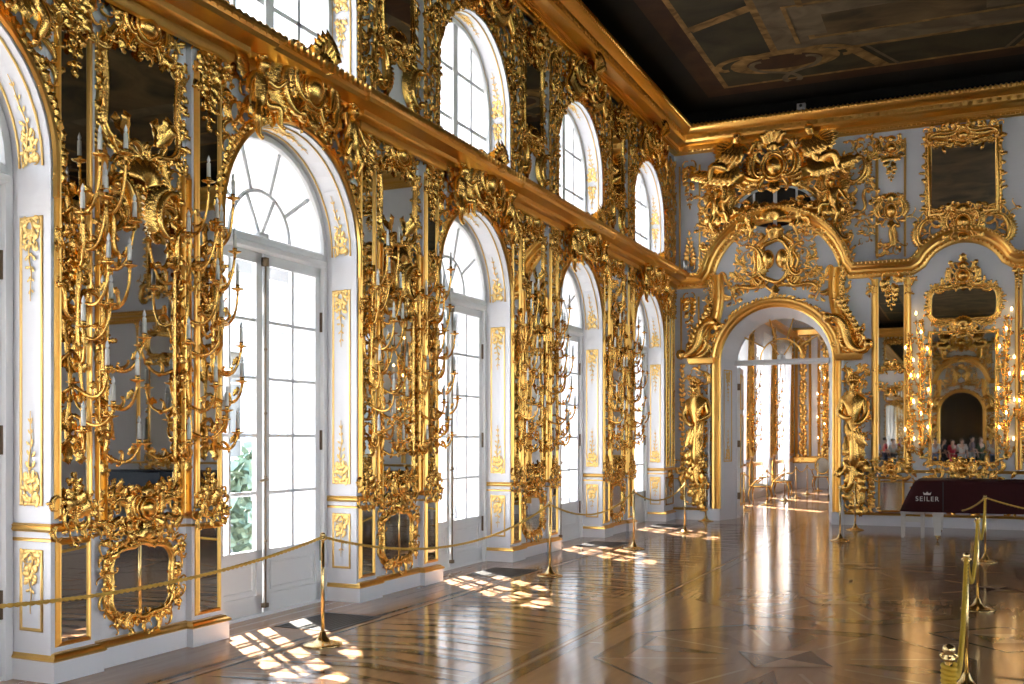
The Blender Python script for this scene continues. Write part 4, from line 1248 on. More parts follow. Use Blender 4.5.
# ---- door case
r = fthing('door_arch_moulding', DX, 0, 'broad gilded moulding framing the arched doorway', 'door frame')
o = opening(DX, DR, .24, DS, 40)
g = MB(); moulding(g, o, [(0, 0), (0, .03), (.03, .05), (.05, .03), (.08, .035), (.12, .08), (.16, .09), (.19, .06), (.20, 0)]); wpart(g, 'moulding', GF, r)
rnd = random.Random(201)
g = MB(); leaf_band(g, arc((DX, DS), DR + .19, PI * .97, PI * .03, 40), .09, .10, rnd, (1, -1), .7, .05, .03); wpart(g, 'leaf_edging', G, r)
for s, tx in ((-1, 'left'), (1, 'right')):
    u = DX + s * (1.47 if s < 0 else 1.42)
    r = fthing('ledge', u, 3.2, 'gilded ledge over the carved figure on the %s of the doorway' % tx, 'ledge')
    g = MB(); plan_mould(g, [(u - .22, 0), (u - .22, .22), (u + .22, .22), (u + .22, 0)][::1], [(-.2, 3.20), (0, 3.20), (.03, 3.22), (.04, 3.27), (.05, 3.30), (.05, 3.33), (-.2, 3.34)]); wpart(g, 'moulded_ledge', GF, r)
    r = fthing('volute_console', u, 3.34, 'gilded volute console with leaves above the ledge %s of the doorway' % tx)
    c = MB(); scroll(c, (u, 3.72), .80, PI / 2 + s * .25, -s, 'S', 1, .06, .12, .3, .25); scroll(c, (u + s * .08, 3.55), .42, .4, s, 'C', 2, .1, .11, .25, .4)
    for i in range(9): leaf(c, (u + s * (.12 - .03 * i), 3.42 + .09 * i), PI / 2 - s * (.9 - .1 * i), .30, .08, s * .9, .4, .1)
    foliage(c, ((u - .2, 3.36, u + .2, 3.95), lambda a, b: True), .13, rnd, .04)
    wpart(c, 'scrollwork', G, r)

    r = fthing('curved_band', DX + s * 1.2, 3.9, 'curved gilded band rising from the %s console to the arched cornice over the doorway' % tx, 'door frame')
    tt = np.linspace(0, 1, 18); lp = np.stack([DX + s * (1.16 + .10 * (1 - tt) ** 2 - .05 * np.sin(tt * PI)), 3.92 + 1.12 * tt], -1)
    g = MB(); moulding(g, lp if s < 0 else lp[::-1], [(-.10, 0), (-.10, .06), (-.06, .10), (-.02, .06), (.02, .07), (.06, .12), (.10, .07), (.10, 0)]); wpart(g, 'moulded_band', GF, r)
    c = MB(); leaf_band(c, lp + np.array([s * .13, 0]), .07, .13, rnd, (1, -1), .7, .05, .04); foliage(c, ((DX + s * 1.30 - .08, 4.3, DX + s * 1.30 + .08, 4.85), lambda a, b: True), .11, rnd, .05); wpart(c, 'leaf_edging', G, r)

# ---- carved herms either side of the doorway
def herm_mesh(sx):
    def p(u, v, w): return (sx * u, -w, v)
    J = {'pelvis': (p(0, 1.62, .20), (.15, .13)), 'waist': (p(-.02, 1.86, .21), (.135, .115)), 'ribs': (p(-.03, 2.12, .22), (.18, .14)), 'chest': (p(-.02, 2.36, .23), (.19, .14)),
         'neck': (p(.0, 2.56, .25), .07), 'jaw': (p(.02, 2.66, .29), .085), 'head': (p(.02, 2.76, .27), .115), 'crown': (p(.02, 2.86, .25), .08), 'nose': (p(.03, 2.715, .40), .022),
         'sl': (p(-.20, 2.42, .22), .09), 'el': (p(-.27, 2.16, .26), .074), 'wl': (p(-.12, 2.06, .38), .056), 'hl': (p(-.02, 2.08, .40), .052),
         'sr': (p(.18, 2.42, .22), .09), 'er': (p(.25, 2.14, .26), .074), 'wr': (p(.12, 1.96, .38), .056), 'hr': (p(.02, 1.95, .40), .052),
         'th': (p(.02, 1.36, .20), (.165, .14)), 'kn': (p(.0, 1.10, .17), (.14, .12))}
    E = [('pelvis', 'waist'), ('waist', 'ribs'), ('ribs', 'chest'), ('chest', 'neck'), ('neck', 'jaw'), ('jaw', 'head'), ('head', 'crown'), ('jaw', 'nose'), ('chest', 'sl'), ('sl', 'el'), ('el', 'wl'), ('wl', 'hl'),
         ('chest', 'sr'), ('sr', 'er'), ('er', 'wr'), ('wr', 'hr'), ('pelvis', 'th'), ('th', 'kn')]
    return skin_mesh('herm_body', J, E, G, 2)
for s, tx in ((-1, 'left'), (1, 'right')):
    u = DX + s * (1.55 if s < 0 else 1.52); rnd = random.Random(210 + s)
    r = fthing('herm_statue', u, .24, 'gilded herm of a bearded man on the %s of the doorway' % tx, 'statue')
    me = herm_mesh(s); me.transform(Matrix.Translation((0, 0, -.24)))
    part('figure', me, r)
    h = MB()
    for i in range(34):
        a = rnd.uniform(0, 2 * PI); e = rnd.uniform(-.1, 1.5); sphere(h, (u + s * .02 + .11 * math.cos(a) * math.cos(e), -(.25 + .11 * math.sin(a) * math.cos(e)), 2.78 + .11 * math.sin(e)), .034, 6, 4)
    wpart(h, 'hair', G, r); h = MB()
    for i in range(12): sphere(h, (u + s * .02 + rnd.uniform(-.07, .07), -(.36 + rnd.uniform(-.02, .02)), 2.60 + rnd.uniform(-.06, .05)), .032, 6, 4)
    wpart(h, 'beard', G, r)
    c = MB()
    for i in range(8): leaf(c, (u - s * (.12 - .034 * i), 1.74), -PI / 2 + (i - 3.5) * .08, .40, .05, rnd.uniform(-.6, .6), .3, .22)
    for i in range(4): leaf(c, (u - s * .12 + s * .07 * i, 2.0 - .03 * i), -PI / 2 + s * .15, .40, .07, s * .3, .05, .30)
    wpart(c, 'drapery', G, r)
    c = MB()
    for i in range(6): leaf(c, (u + rnd.uniform(-.06, .06), 1.25 - .15 * i), -PI / 2 + rnd.choice((-1, 1)) * rnd.uniform(.1, .7), .34, .09, rnd.uniform(-.8, .8), .4, .16 - .015 * i)
    scroll(c, (u, 1.0), .55, PI / 2, s, 'S', 0, .10, .12, .22, .3); foliage(c, ((u - .1, .5, u + .1, 1.1), lambda a, b: True), .10, rnd, .12); wpart(c, 'upper_volute', G, r); c = MB(); scroll(c, (u + s * .02, .55), .42, PI / 2, -s, 'C', 1, .06, .12, .2, .3)
    
    wpart(c, 'volutes', G, r); c = MB(); foliage(c, ((u - .18, .28, u + .18, 1.7), lambda a, b: True), .11, rnd, .03)
    for i in range(14): leaf(c, (u + rnd.uniform(-.13, .13), 1.62 - .04 * i), -PI / 2 + rnd.uniform(-.6, .6), .32, .08, rnd.uniform(-.8, .8), .35, .24 - .008 * i)
    wpart(c, 'scroll_pedestal', G, r); c = MB()
    scroll(c, (u - s * .15, 2.92), .26, PI / 2, s, 'C', 0, .08, .10, .2, .3); foliage(c, ((u - .22, 1.6, u + .22, 3.10), lambda a, b: True), .10, rnd, .02, flowers=.2)
    wpart(c, 'back_scrolls', G, r)

# ---- fanlight, transom and the open door leaf
d1 = empty('door_1', (DX + .03, YF + .52, 0)); tag(d1, kind='structure')
g = MB(); g.box(-.95, .95, -.03, .05, 3.20, 3.31); moulding(g, [(-.95, 3.20), (.95, 3.20)], [(0, .03), (.02, .06), (.05, .06), (.08, .04), (.11, .03)]); g.obj('transom', M['joinery'], d1, smooth=False)
g = MB()
a = arc((0, 3.31), .42, 0, PI, 22); sweep(g, uvw(a[:, 0], a[:, 1], 0 * a[:, 0]), .017, 5)
for d in (36, 75, 105, 144):
    d = math.radians(d); sweep(g, [(.42 * math.cos(d), 0, 3.31 + .42 * math.sin(d)), (.93 * math.cos(d), 0, 3.24 + .93 * math.sin(d))], .014, 4)
for d in (58, 122):
    d = math.radians(d); sweep(g, [(0, 0, 3.31), (.42 * math.cos(d), 0, 3.31 + .42 * math.sin(d))], .014, 4)
g.obj('fanlight_bars', M['gold_flat'], d1)
g = MB(); dome(g, (0, 3.33), .09, .09, .05, .0); g.obj('hub', M['joinery'], d1)
g = MB(); ol = np.vstack([arc((0, 3.22), .94, 0, PI, 24), [(-.94, 3.31), (.94, 3.31)]]); ol = [q for q in ol if q[1] >= 3.30]; g.add(uvw(np.array(ol)[:, 0], np.array(ol)[:, 1], np.zeros(len(ol)) - .01), [tuple(range(len(ol)))]); g.obj('panes', M['glass'], d1, smooth=False)
for n_, s, ang in ((2, -1, 97), (3, 1, 82)):
    d = empty('door_%d' % n_, (DX + .03 + s * .93, YF + .77, 0), math.radians(ang)); tag(d, kind='structure')
    g = MB(); W_d = .93
    yy0, yy1 = -.025, .025
    g.box(0, W_d, yy0, yy1, .01, 3.18); 
    for (z0, z1) in ((.25, .95), (1.05, 2.2), (2.3, 3.05)):
        for sgn in (1, -1):
            mm = MB(); moulding(mm, rect(.12, z0, W_d - .12, z1), [(0, .025), (0, .035), (.02, .045), (.04, .03), (.05, .026)], True)
            v_ = np.concatenate(mm.V); v_[:, 1] *= sgn; g.add(v_, mm.F, 1)
    g.obj('leaf_panel', [M['joinery'], M['gold_flat']], d, smooth=False)
    g = MB()
    for z in (.4, 1.5, 2.7): g.box(-.02, .02, -.04, .04, z, z + .14)
    g.obj('hinge', M['iron'], d, smooth=False)
    g = MB(); sphere(g, (W_d - .07, -.06, 1.1), .03); sphere(g, (W_d - .07, .06, 1.1), .03); g.obj('knob', M['brass'], d)
# low sprays on the door reveals
r = wthing('reveal_panels', 0, 1.2, 'white doorway reveal with gilded sprays at the left jamb', 'wall panel')
g = MB(); moulding(g, rect(.10, 1.2, .42, 3.1), [(0, 0), (.0, .008), (.012, .014), (.024, 0)], True); f1 = wpart(g, 'panel_frame', GP, r)
rnd = random.Random(5); g = MB(); tendril(g, .26, 3.05, 2.4, .2, rnd); wpart(g, 'spray', GP, f1); g = MB(); tendril(g, .26, 1.25, 1.9, .2, rnd); wpart(g, 'spray', GP, f1)
r.location = (DX - DR + .004, YF, 1.2); r.rotation_euler = (0, 0, math.atan2(.55, .18))
DOORREV = r

# ---- tympanum cartouche, pediment group, oval window above
rnd = random.Random(220)
r = fthing('tympanum_cartouche', DX, 4.5, 'gilded cartouche with two oval bosses over the door arch')
c = MB()
for s in (-1, 1): dome(c, (DX + s * .14, 5.28), .13, .20, .10, .06)
ring(c, (DX, 5.24), .33, .42, .05, .04, amp=.05, lob=5); ring(c, (DX, 5.22), .42, .52, .035, .02, amp=.08, lob=7)
st = mark(c)
scroll(c, (DX + .40, 5.25), .62, -PI / 2, 1, 'C', 0, .02, .07, .16, .3); scroll(c, (DX + .30, 4.90), .34, .9, 1, 'C', 2, .03, .09, .16, .3); scroll(c, (DX + .24, 5.66), .34, -.6, 1, 'S', 0, .03, .09, .16, .2); scroll(c, (DX + .55, 4.72), .5, .2, 1, 'S', 1, .02, .08, .16)
foliage(c, ((DX + .30, 4.75, DX + .75, 5.85), lambda a, b: math.hypot(a - DX, b - 4.8) < 1.12), 0.12, rnd, .01, flowers=.2)
foliage(c, ((DX + .75, 4.5, DX + 1.0, 5.0), lambda a, b: math.hypot(a - DX, b - DS) > 1.45), .17, rnd, .01)
mirror_u(c, st, DX)
leaf(c, (DX, 4.78), -PI / 2, .25, .09, 0, .4, .06)
for i in range(3): leaf(c, (DX, 5.6), PI / 2 + (i - 1) * .5, .35, .08, (1 - i) * .5, .5, .08)
wpart(c, 'scrollwork', G, r)

r = fthing('pediment_carving', DX, 5.6, 'massive gilded carving of scrolls and shells over the doorway arch')
c = MB(); st = mark(c)
reg = lambda a, b: math.hypot(a - DX, b - 4.78) > 1.36 and not (((a - DX - .0) / .78) ** 2 + ((b - 6.32) / .44) ** 2 < 1) and (a - DX) < 1.45 - .0 * b + (.0 if b > 6 else .1)
foliage(c, ((DX + .05, 5.35, DX + 1.36, 6.98), lambda a, b: reg(a, b)), .125, rnd, .08, flowers=.25)
foliage(c, ((DX + .85, 6.0, DX + 1.5, 6.9), lambda a, b: True), .15, rnd, .04, flowers=.2); foliage(c, ((DX + .35, 6.85, DX + 1.45, 7.35), lambda a, b: b < 7.5 - .3 * (a - DX)), .14, rnd, .06, flowers=.2)
for i in range(9):
    a_ = .16 * PI + .034 * PI * i * 1.1; rocaille(c, (DX + 1.5 * math.cos(a_), 4.78 + 1.5 * math.sin(a_)), .26, a_ + PI / 2, rnd, .10)
foliage(c, ((DX + .9, 5.2, DX + 1.45, 6.1), lambda a, b: math.hypot(a - DX, b - 4.78) > 1.42), .13, rnd, .08, flowers=.25)
scroll(c, (DX + 1.28, 5.75), .5, -PI / 3, 1, 'C', 1, .14, .1, .2, .25); scroll(c, (DX + .95, 6.55), .75, -PI / 2, 1, 'S', 0, .12, .1, .24, .3)
for i in range(7): leaf(c, (DX + .12 + .1 * i, 6.06), PI / 2 - .12 * i, .30, .09, .4, .5, .16)
scroll(c, (DX + .55, 6.92), .62, .5, 1, 'S', 2, .12, .09, .22, .3)
mirror_u(c, st, DX)
shell(c, (DX, 6.0), .34, PI / 2, 2.8, .22); cartouche(c, (DX, 7.12), .9, .95, rnd, .14)
for i in range(5): leaf(c, (DX, 7.5), PI / 2 + (i - 2) * .45, .36, .08, -(i - 2) * .3, .5, .22)
e_ = arc((DX, 6.32), .80, .08 * PI, .92 * PI, 24, .42); moulding(c, e_[::-1], [(0, .0), (.0, .1), (.04, .13), (.08, .08), (.1, 0)])
wpart(c, 'scrollwork', G, r)
# seats of the two reclining figures: raked scrolled blocks
for s, tx in ((-1, 'left'), (1, 'right')):
    c = MB(); p_ = np.array([(DX + s * .62, 6.84), (DX + s * 1.10, 6.98), (DX + s * 1.12, 7.05), (DX + s * .60, 6.93)])
    moulding(c, p_ if s > 0 else p_[::-1], [(0, 0), (0, .30), (.03, .33), (-.04, .36)], True)
    c.add(uvw(p_[:, 0], p_[:, 1], np.full(4, .34)), [(0, 1, 2, 3)]); wpart(c, 'raked_block', GF, r)

def recliner(sx):
    def p(u, v, w): return (sx * u, -w, v)
    J = {'pelvis': (p(.0, .12, .24), (.19, .16)), 'waist': (p(-.05, .28, .26), (.145, .12)), 'chest': (p(-.08, .46, .27), (.17, .135)), 'neck': (p(-.08, .60, .29), .06), 'jaw': (p(-.10, .66, .32), .07), 'head': (p(-.10, .735, .31), .105), 'crown': (p(-.09, .81, .29), .075), 'nose': (p(-.12, .70, .42), .02),
         'sl': (p(-.22, .50, .26), .078), 'el': (p(-.36, .36, .30), .066), 'wl': (p(-.42, .50, .36), .050), 'hl': (p(-.44, .57, .37), .046),
         'sr': (p(.08, .50, .26), .078), 'er': (p(.20, .32, .32), .066), 'wr': (p(.30, .22, .40), .050), 'hr': (p(.34, .18, .42), .046),
         'h1': (p(.12, .12, .30), .14), 'k1': (p(.40, .17, .40), .108), 'a1': (p(.46, -.12, .36), .068), 't1': (p(.53, -.18, .42), .048),
         'h2': (p(.10, .04, .22), .14), 'k2': (p(.38, -.02, .28), .108), 'a2': (p(.58, -.18, .24), .068), 't2': (p(.66, -.22, .28), .048)}
    E = [('pelvis', 'waist'), ('waist', 'chest'), ('chest', 'neck'), ('neck', 'jaw'), ('jaw', 'head'), ('head', 'crown'), ('jaw', 'nose'), ('chest', 'sl'), ('sl', 'el'), ('el', 'wl'), ('wl', 'hl'), ('chest', 'sr'), ('sr', 'er'), ('er', 'wr'), ('wr', 'hr'),
         ('pelvis', 'h1'), ('h1', 'k1'), ('k1', 'a1'), ('a1', 't1'), ('pelvis', 'h2'), ('h2', 'k2'), ('k2', 'a2'), ('a2', 't2')]
    return skin_mesh('reclining_figure', J, E, G, 2)
for s, tx in ((-1, 'left'), (1, 'right')):
    rnd = random.Random(230 + s)
    u, v = DX + s * .80, 7.02
    r = fthing('reclining_statue', u, v, 'gilded reclining figure with wings on the %s slope above the doorway' % tx, 'statue')
    part('figure', recliner(s), r)
    c = MB()
    for i in range(6): leaf(c, (u - s * .02, v + .42), PI / 2 - s * (.5 + .22 * i), .55 - .04 * i, .08, -s * .5, .1, .12 + .015 * i)
    wpart(c, 'wing', G, r)
    c = MB()
    for i in range(9): leaf(c, (u + s * (-.12 + .07 * i), v + .16 - .01 * i), -PI / 2 + s * (.2 + .12 * i), .44, .10, s * .6, .25, .34)
    for i in range(5): leaf(c, (u + s * (-.2 + .06 * i), v + .5), -PI / 2 + s * (.1 + .15 * i), .36, .07, s * .4, .1, .38)
    wpart(c, 'drapery', G, r)
    c = MB()
    for i in range(18):
        a = rnd.uniform(0, 2 * PI); e = rnd.uniform(0, 1.5); sphere(c, (u - s * .12 + .082 * math.cos(a) * math.cos(e), -(.285 + .08 * math.sin(a) * math.cos(e)), v + .74 + .085 * math.sin(e)), .027, 6, 4)
    wpart(c, 'hair', G, r)
    cherub(s, (DX + s * 1.12, YF - .10, 6.20), 0, 'gilded cherub below the reclining figure on the %s over the doorway' % tx, None, 1.15)
    cherub(-s, (DX + s * .52, YF - .12, 5.98), 0, 'gilded cherub beside the shell at the foot of the oval window, %s side' % tx, None, .95)
# oval window
ov = empty('window_50', (DX, YF, 6.32)); tag(ov, kind='structure')
ol = arc((0, 0), .72, 0, 2 * PI, 41, .40)[:-1]
glass_poly(ol, .02, .01).obj('dark_panes', M['dark_glass'], ov, smooth=False)
g = MB(); moulding(g, ol[::-1], [(0, .02), (0, .06), (.03, .08), (.09, .05), (.10, 0)], True); g.box(-.035, .035, -.05, -.02, -.40, .40)
for x in (-.42, .42): g.box(x - .02, x + .02, -.045, -.02, -.33, .33)
g.obj('white_bars', M['joinery'], ov, smooth=False)

# ---- panels of the end wall
def vfil(r, xs, z0, z1, name='fillet', rad=.022):
    m = MB()
    for x in xs: sweep(m, [(x, -.015, z0), (x, -.015, z1)], rad, 6)
    return wpart(m, name, GF, r)
rnd = random.Random(240)
r = fthing('wall_panel_carving', -5.36, 5.2, 'narrow upper panel with gilded sprays in the corner left of the doorway group')
vfil(r, (-5.58, -5.16), 5.2, 7.35)
c = MB(); drop(c, -5.37, 7.35, 6.45, .34, rnd, .02); wpart(c, 'hanging_spray', G, r); c = MB(); drop(c, -5.37, 5.25, 6.0, .3, rnd, .02); wpart(c, 'rising_spray', G, r)
r = fthing('wall_panel_carving', -5.36, 3.4, 'narrow lower panel with a gilded spray between corner and doorway')
vfil(r, (-5.55, -5.18), 3.4, 4.62)
c = MB(); drop(c, -5.37, 4.62, 3.75, .30, rnd, .02); wpart(c, 'hanging_spray', G, r)
r = fthing('wall_panel_carving', -5.5, .3, 'gilded carved panels low in the corner left of the doorway')
c = MB(); leaf_band(c, [(-5.52, .35), (-5.52, 3.2)], .1, .10, rnd, (1, -1), .6, .02, .03); wpart(c, 'leaf_strip', G, r)
c = MB(); drop(c, -5.5, 1.0, .4, .22, rnd, .02); foliage(c, ((-5.64, 1.0, -5.4, 1.25), lambda a, b: True), .1, rnd, .02); wpart(c, 'hanging_spray', G, r)
# panel right of the door, upper
r = fthing('corner_swag', -2.0, 5.9, 'gilded corner swag of leaves on white panel between doorway group and narrow panel')
vfil(r, (-1.70,), 5.2, 7.40)
c = MB(); foliage(c, ((-2.25, 7.25, -1.72, 7.45), lambda a, b: True), .12, rnd, .02)
for i in range(11): rocaille(c, (-1.80 - .12 * math.sin(i * .5) - .0 * i, 7.25 - .115 * i), .19, 1.4 + .2 * i, rnd, .02)
scroll(c, (-2.02, 6.9), .5, 1.2, -1, 'C', 0, .02, .08, .16, .3); scroll(c, (-1.9, 6.3), .4, 1.8, 1, 'S', 1, .02, .08, .16); foliage(c, ((-2.0, 5.75, -1.75, 6.05), lambda a, b: True), .11, rnd, .02)
foliage(c, ((-2.0, 5.5, -1.8, 5.7), lambda a, b: True), .10, rnd, .02, rich=0)
wpart(c, 'carving', G, r)

def narrow_panel(u, side, place):
    rnd = random.Random(250 + side)
    r = fthing('narrow_panel_carving', u, 5.2, 'narrow white panel with two gilded cartouches above the tall mirror strip, %s' % place)
    vfil(r, (u - .25, u + .25), 5.15, 7.42)
    c = MB(); cartouche(c, (u, 7.25), .44, .42, rnd, .02); drop(c, u, 7.1, 6.62, .3, rnd, .02); wpart(c, 'hanging_cartouche', G, r)
    c = MB(); cartouche(c, (u, 6.05), .46, .60, rnd, .02); scroll(c, (u + .03, 5.55), .42, 1.7, 1, 'S', 0, .03, .1, .2, .3); foliage(c, ((u - .2, 5.25, u + .2, 5.42), lambda a, b: True), .12, rnd, .03); wpart(c, 'rising_cartouche', G, r)
    r = fthing('tall_mirror_strip', u, 1.0, 'tall narrow mirror in two lengths with gilded frame, %s' % place, 'mirror')
    for nm, z0, z1 in (('lower_glass', 1.24, 2.70), ('upper_glass', 2.98, 4.62)): wpart(glass_poly(rect(u - .225, z0, u + .225, z1), .012, .01), nm, MI, r, False)
    m = MB(); 
    for s in (-1, 1):
        moulding(m, [(u + s * .25, 1.1), (u + s * .25, 4.76)] if s < 0 else [(u + s * .25, 4.76), (u + s * .25, 1.1)], [(-.025, 0), (-.02, .04), (.0, .05), (.02, .03), (.05, .045), (.08, .04), (.10, .02), (.11, 0)])
    wpart(m, 'side_mouldings', GF, r)
    c = MB(); drop(c, u, 4.80, 4.15, .40, rnd, .03)
    for s in (-1, 1): foliage(c, ((u + s * .33 - .06, 4.5, u + s * .33 + .06, 4.8), lambda a, b: True), .10, rnd, .03)
    wpart(c, 'top_drop', G, r)
    c = MB(); st = mark(c)
    for i in range(4): rocaille(c, (u + .06 + .06 * i, 2.64 + .02 * i), .13, .4, rnd, .02)
    leaf(c, (u + .02, 2.68), -PI / 2 + .2, .2, .05, .3, .4, .02); mirror_u(c, st, u); wpart(c, 'lower_glass_crest', G, r)
    c = MB(); st = mark(c)
    for i in range(4): rocaille(c, (u + .06 + .06 * i, 3.04 - .02 * i), .13, .4, rnd, .02)
    leaf(c, (u + .02, 3.0), PI / 2 - .2, .2, .05, -.3, .4, .02); mirror_u(c, st, u); wpart(c, 'upper_glass_foot', G, r)
    c = MB(); foliage(c, ((u - .34, .95, u + .34, 1.25), lambda a, b: True), .11, rnd, .03); cartouche(c, (u, 1.08), .3, .3, rnd, .04); wpart(c, 'foot_carving', G, r)
    r = fthing('low_mirror_strip', u, .26, 'small low mirror under the tall mirror strip, %s' % place, 'mirror')
    wpart(glass_poly(rect(u - .2, .30, u + .2, .90), .012, .01), 'mirror_glass', MI, r, False)
    m = MB(); moulding(m, np.array(rect(u - .2, .30, u + .2, .90))[::-1], frame_prof(.04, .03), True); wpart(m, 'frame', GF, r)
narrow_panel(-1.435, 1, 'right of the doorway')

def mirror_group(u, side, place):
    rnd = random.Random(260 + side)
    r = fthing('upper_mirror', u, 5.8, 'dark upper mirror in gilded carved frame, end wall %s' % place, 'mirror')
    ol = rect(u - .545, 5.93, u + .545, 7.36); wpart(glass_poly(ol, .012, .01), 'mirror_glass', MI, r, False)
    m = MB(); rich_frame(m, ol, .12, rnd, step=.10, L=.12); wpart(m, 'frame', G, r)
    c = MB(); st = mark(c); foliage(c, ((u + .05, 7.22, u + .66, 7.50), lambda a, b: True), .12, rnd, .05); scroll(c, (u + .34, 7.38), .5, .1, 1, 'S', 0, .05, .08, .18, .3); mirror_u(c, st, u); cartouche(c, (u, 7.34), .46, .36, rnd, .06); wpart(c, 'carved_head', G, r)
    c = MB(); st = mark(c); foliage(c, ((u + .1, 5.72, u + .62, 6.02), lambda a, b: True), .12, rnd, .04); scroll(c, (u + .66, 5.55), .5, PI / 2, -1, 'C', 0, .03, .08, .16, .3); foliage(c, ((u + .5, 5.45, u + .85, 6.0), lambda a, b: True), .14, rnd, .02, rich=0); mirror_u(c, st, u); wpart(c, 'carved_foot', G, r)
    r = fthing('boss_cartouche', u, 5.4, 'gilded oval boss crowning the arched cornice, %s' % place)
    c = MB(); cartouche(c, (u, 5.68), .62, .60, rnd, .25); foliage(c, ((u - .3, 5.5, u + .3, 5.95), lambda a, b: True), .14, rnd, .22); wpart(c, 'scrollwork', G, r)
    r = fthing('shaped_mirror', u, 3.8, 'dark landscape-shaped mirror above the tall mirror, end wall %s' % place, 'mirror')
    ol = shaped(u - .53, 3.95, u + .55, 4.46, .02, .03, .12, -.01); wpart(glass_poly(ol, .015, .01), 'mirror_glass', MI, r, False)
    m = MB(); rich_frame(m, ol, .11, rnd, step=.06, L=.10); wpart(m, 'frame', G, r)
    c = MB(); st = mark(c)
    for i in range(7): rocaille(c, (u + .06 + .07 * i, 4.62 - .02 * i), .17, .2, rnd, .04)
    mirror_u(c, st, u); cartouche(c, (u, 4.72), .52, .46, rnd, .05); leaf(c, (u, 4.9), PI / 2, .22, .07, 0, .4, .08); wpart(c, 'carved_head', G, r)
    c = MB(); st = mark(c)
    for i in range(6): rocaille(c, (u + .06 + .08 * i, 3.76 + .015 * i), .17, .2, rnd, .03)
    mirror_u(c, st, u); shell(c, (u, 3.76), .2, PI / 2, 2.6, .05); cartouche(c, (u, 3.74), .32, .30, rnd, .04); wpart(c, 'carved_foot', G, r)
    r = fthing('tall_mirror', u, 1.0, 'tall main mirror reflecting visitors, end wall %s' % place, 'mirror')
    ol = rect(u - .54, 1.24, u + .54, 3.64); wpart(glass_poly(ol, .012, .01), 'mirror_glass', MI, r, False)
    m = MB(); rich_frame(m, ol, .07, rnd, step=.12, L=.09); wpart(m, 'frame', G, r)
    c = MB(); foliage(c, ((u - .62, .98, u + .62, 1.26), lambda a, b: True), .12, rnd, .03, flowers=.3); cartouche(c, (u, 1.12), .4, .34, rnd, .06); wpart(c, 'carved_foot', G, r)
    r = fthing('dado_carving', u, .3, 'gilded scrollwork panel under the tall mirror, end wall %s' % place)
    c = MB(); st = mark(c); scroll(c, (u + .4, .55), .5, .2, 1, 'S', 0, .02, .09, .15, .3); foliage(c, ((u + .1, .35, u + .8, .5), lambda a, b: True), .13, rnd, .02); foliage(c, ((u + .1, .75, u + .8, .9), lambda a, b: True), .13, rnd, .02); mirror_u(c, st, u); wpart(c, 'carving', G, r)
    r = fthing('gilded_pilaster', u + .95 * side, 1.0, 'gilded moulded pilaster strip on the outer side, end wall %s' % place)
    vfil(r, (u + side * .90, u + side * .97), 1.1, 4.8, 'moulding', .03)
    c = MB(); drop(c, u + side * .93, 4.82, 4.4, .2, rnd, .03); wpart(c, 'capital', G, r)
mirror_group(AX, 1, 'beside the piano')
r = fthing('dado_carving', -2.0, .3, 'gilded dado scrolls between the right herm and low mirror')
rnd = random.Random(270); c = MB()
leaf_band(c, [(-1.80, .3), (-1.80, .95)], .08, .11, rnd, (1, -1), .7, .02, .04); foliage(c, ((-2.1, .30, -1.75, .42), lambda a, b: True), .11, rnd, .02); foliage(c, ((-2.0, .86, -1.75, 1.2), lambda a, b: True), .11, rnd, .02); wpart(c, 'carving', G, r)

# lit sconces beside the tall mirror
ARMS_LIT = [(-.14, .02, .16, 1), (.13, .20, .2, 2), (.0, .42, .24, 3), (-.15, .62, .18, 4), (.14, .80, .18, 5), (-.06, 1.02, .24, 6), (-.15, 1.28, .16, 7), (.12, 1.45, .18, 8), (.0, 1.72, .22, 9), (-.10, 2.02, .18, 10)]
SL = []
for i, (u, lbl) in enumerate(((AX - .72, 'left of the tall mirror on the end wall'), (AX + .72, 'right of the tall mirror on the end wall'))):
    r = sconce(1, flip_arms([(a * .9, b, c, d + 40 + 3 * i) for a, b, c, d in ARMS_LIT], 1 if i == 0 else -1), 90 + i, 2.5)
    r.location = (u, YF - .02, 1.55); tag(r, 'gilded candle sconce with glowing candles ' + lbl, 'sconce', 'lit sconces on the end wall'); SL.append(r)
for sx, u, lbl in ((1, AX + 1.02, 'at the far right edge of the end wall'), (-1, AX - .93, 'on the gilded pilaster left of the tall mirror')):
    r = sconce(1, flip_arms([(a * .55, b * 1.05, c, d + 77) for a, b, c, d in ARMS_LIT[1:9:2]], sx), 93 + sx, 2.3)
    r.location = (u, YF - .03, 1.5); tag(r, 'slender gilded sconce with few glowing candles ' + lbl, 'sconce', 'lit sconces on the end wall'); SL.append(r)

# ================================================================== corner pier of the window wall
rnd = random.Random(300)
r = wthing('corner_carving', pier_y(5) + .40, 1.1, 'gilded carved strips of the corner pier beside the last tall window', 'carving')
u0 = pier_y(5)
vfil(r, (u0 + .12, u0 + .30, u0 + .52, u0 + .70), 1.1, 4.75)
c = MB(); leaf_band(c, [(u0 + .2, 1.1), (u0 + .2, 4.7)], .09, .1, rnd, (1, -1), .6, .02, .03); leaf_band(c, [(u0 + .6, 1.1), (u0 + .6, 4.7)], .09, .1, rnd, (1, -1), .6, .02, .03); wpart(c, 'leaf_strip', G, r)
c = MB(); foliage(c, ((u0 + .05, 4.2, u0 + .75, 4.8), lambda a, b: True), .12, rnd, .02); wpart(c, 'capital', G, r)
r.location = (X0, BASE[r.name][0], 1.1); r.rotation_euler = (0, 0, LEFT)
r = wthing('corner_carving', u0 + .40, 5.1, 'gilded carved upright filling the upper corner pier above the cornice', 'carving')
vfil(r, (u0 + .1, u0 + .7), 5.1, 7.4); c = MB(); foliage(c, ((u0 + .08, 5.15, u0 + .72, 7.4), lambda a, b: True), .14, rnd, .01, flowers=.2); wpart(c, 'carving', G, r)
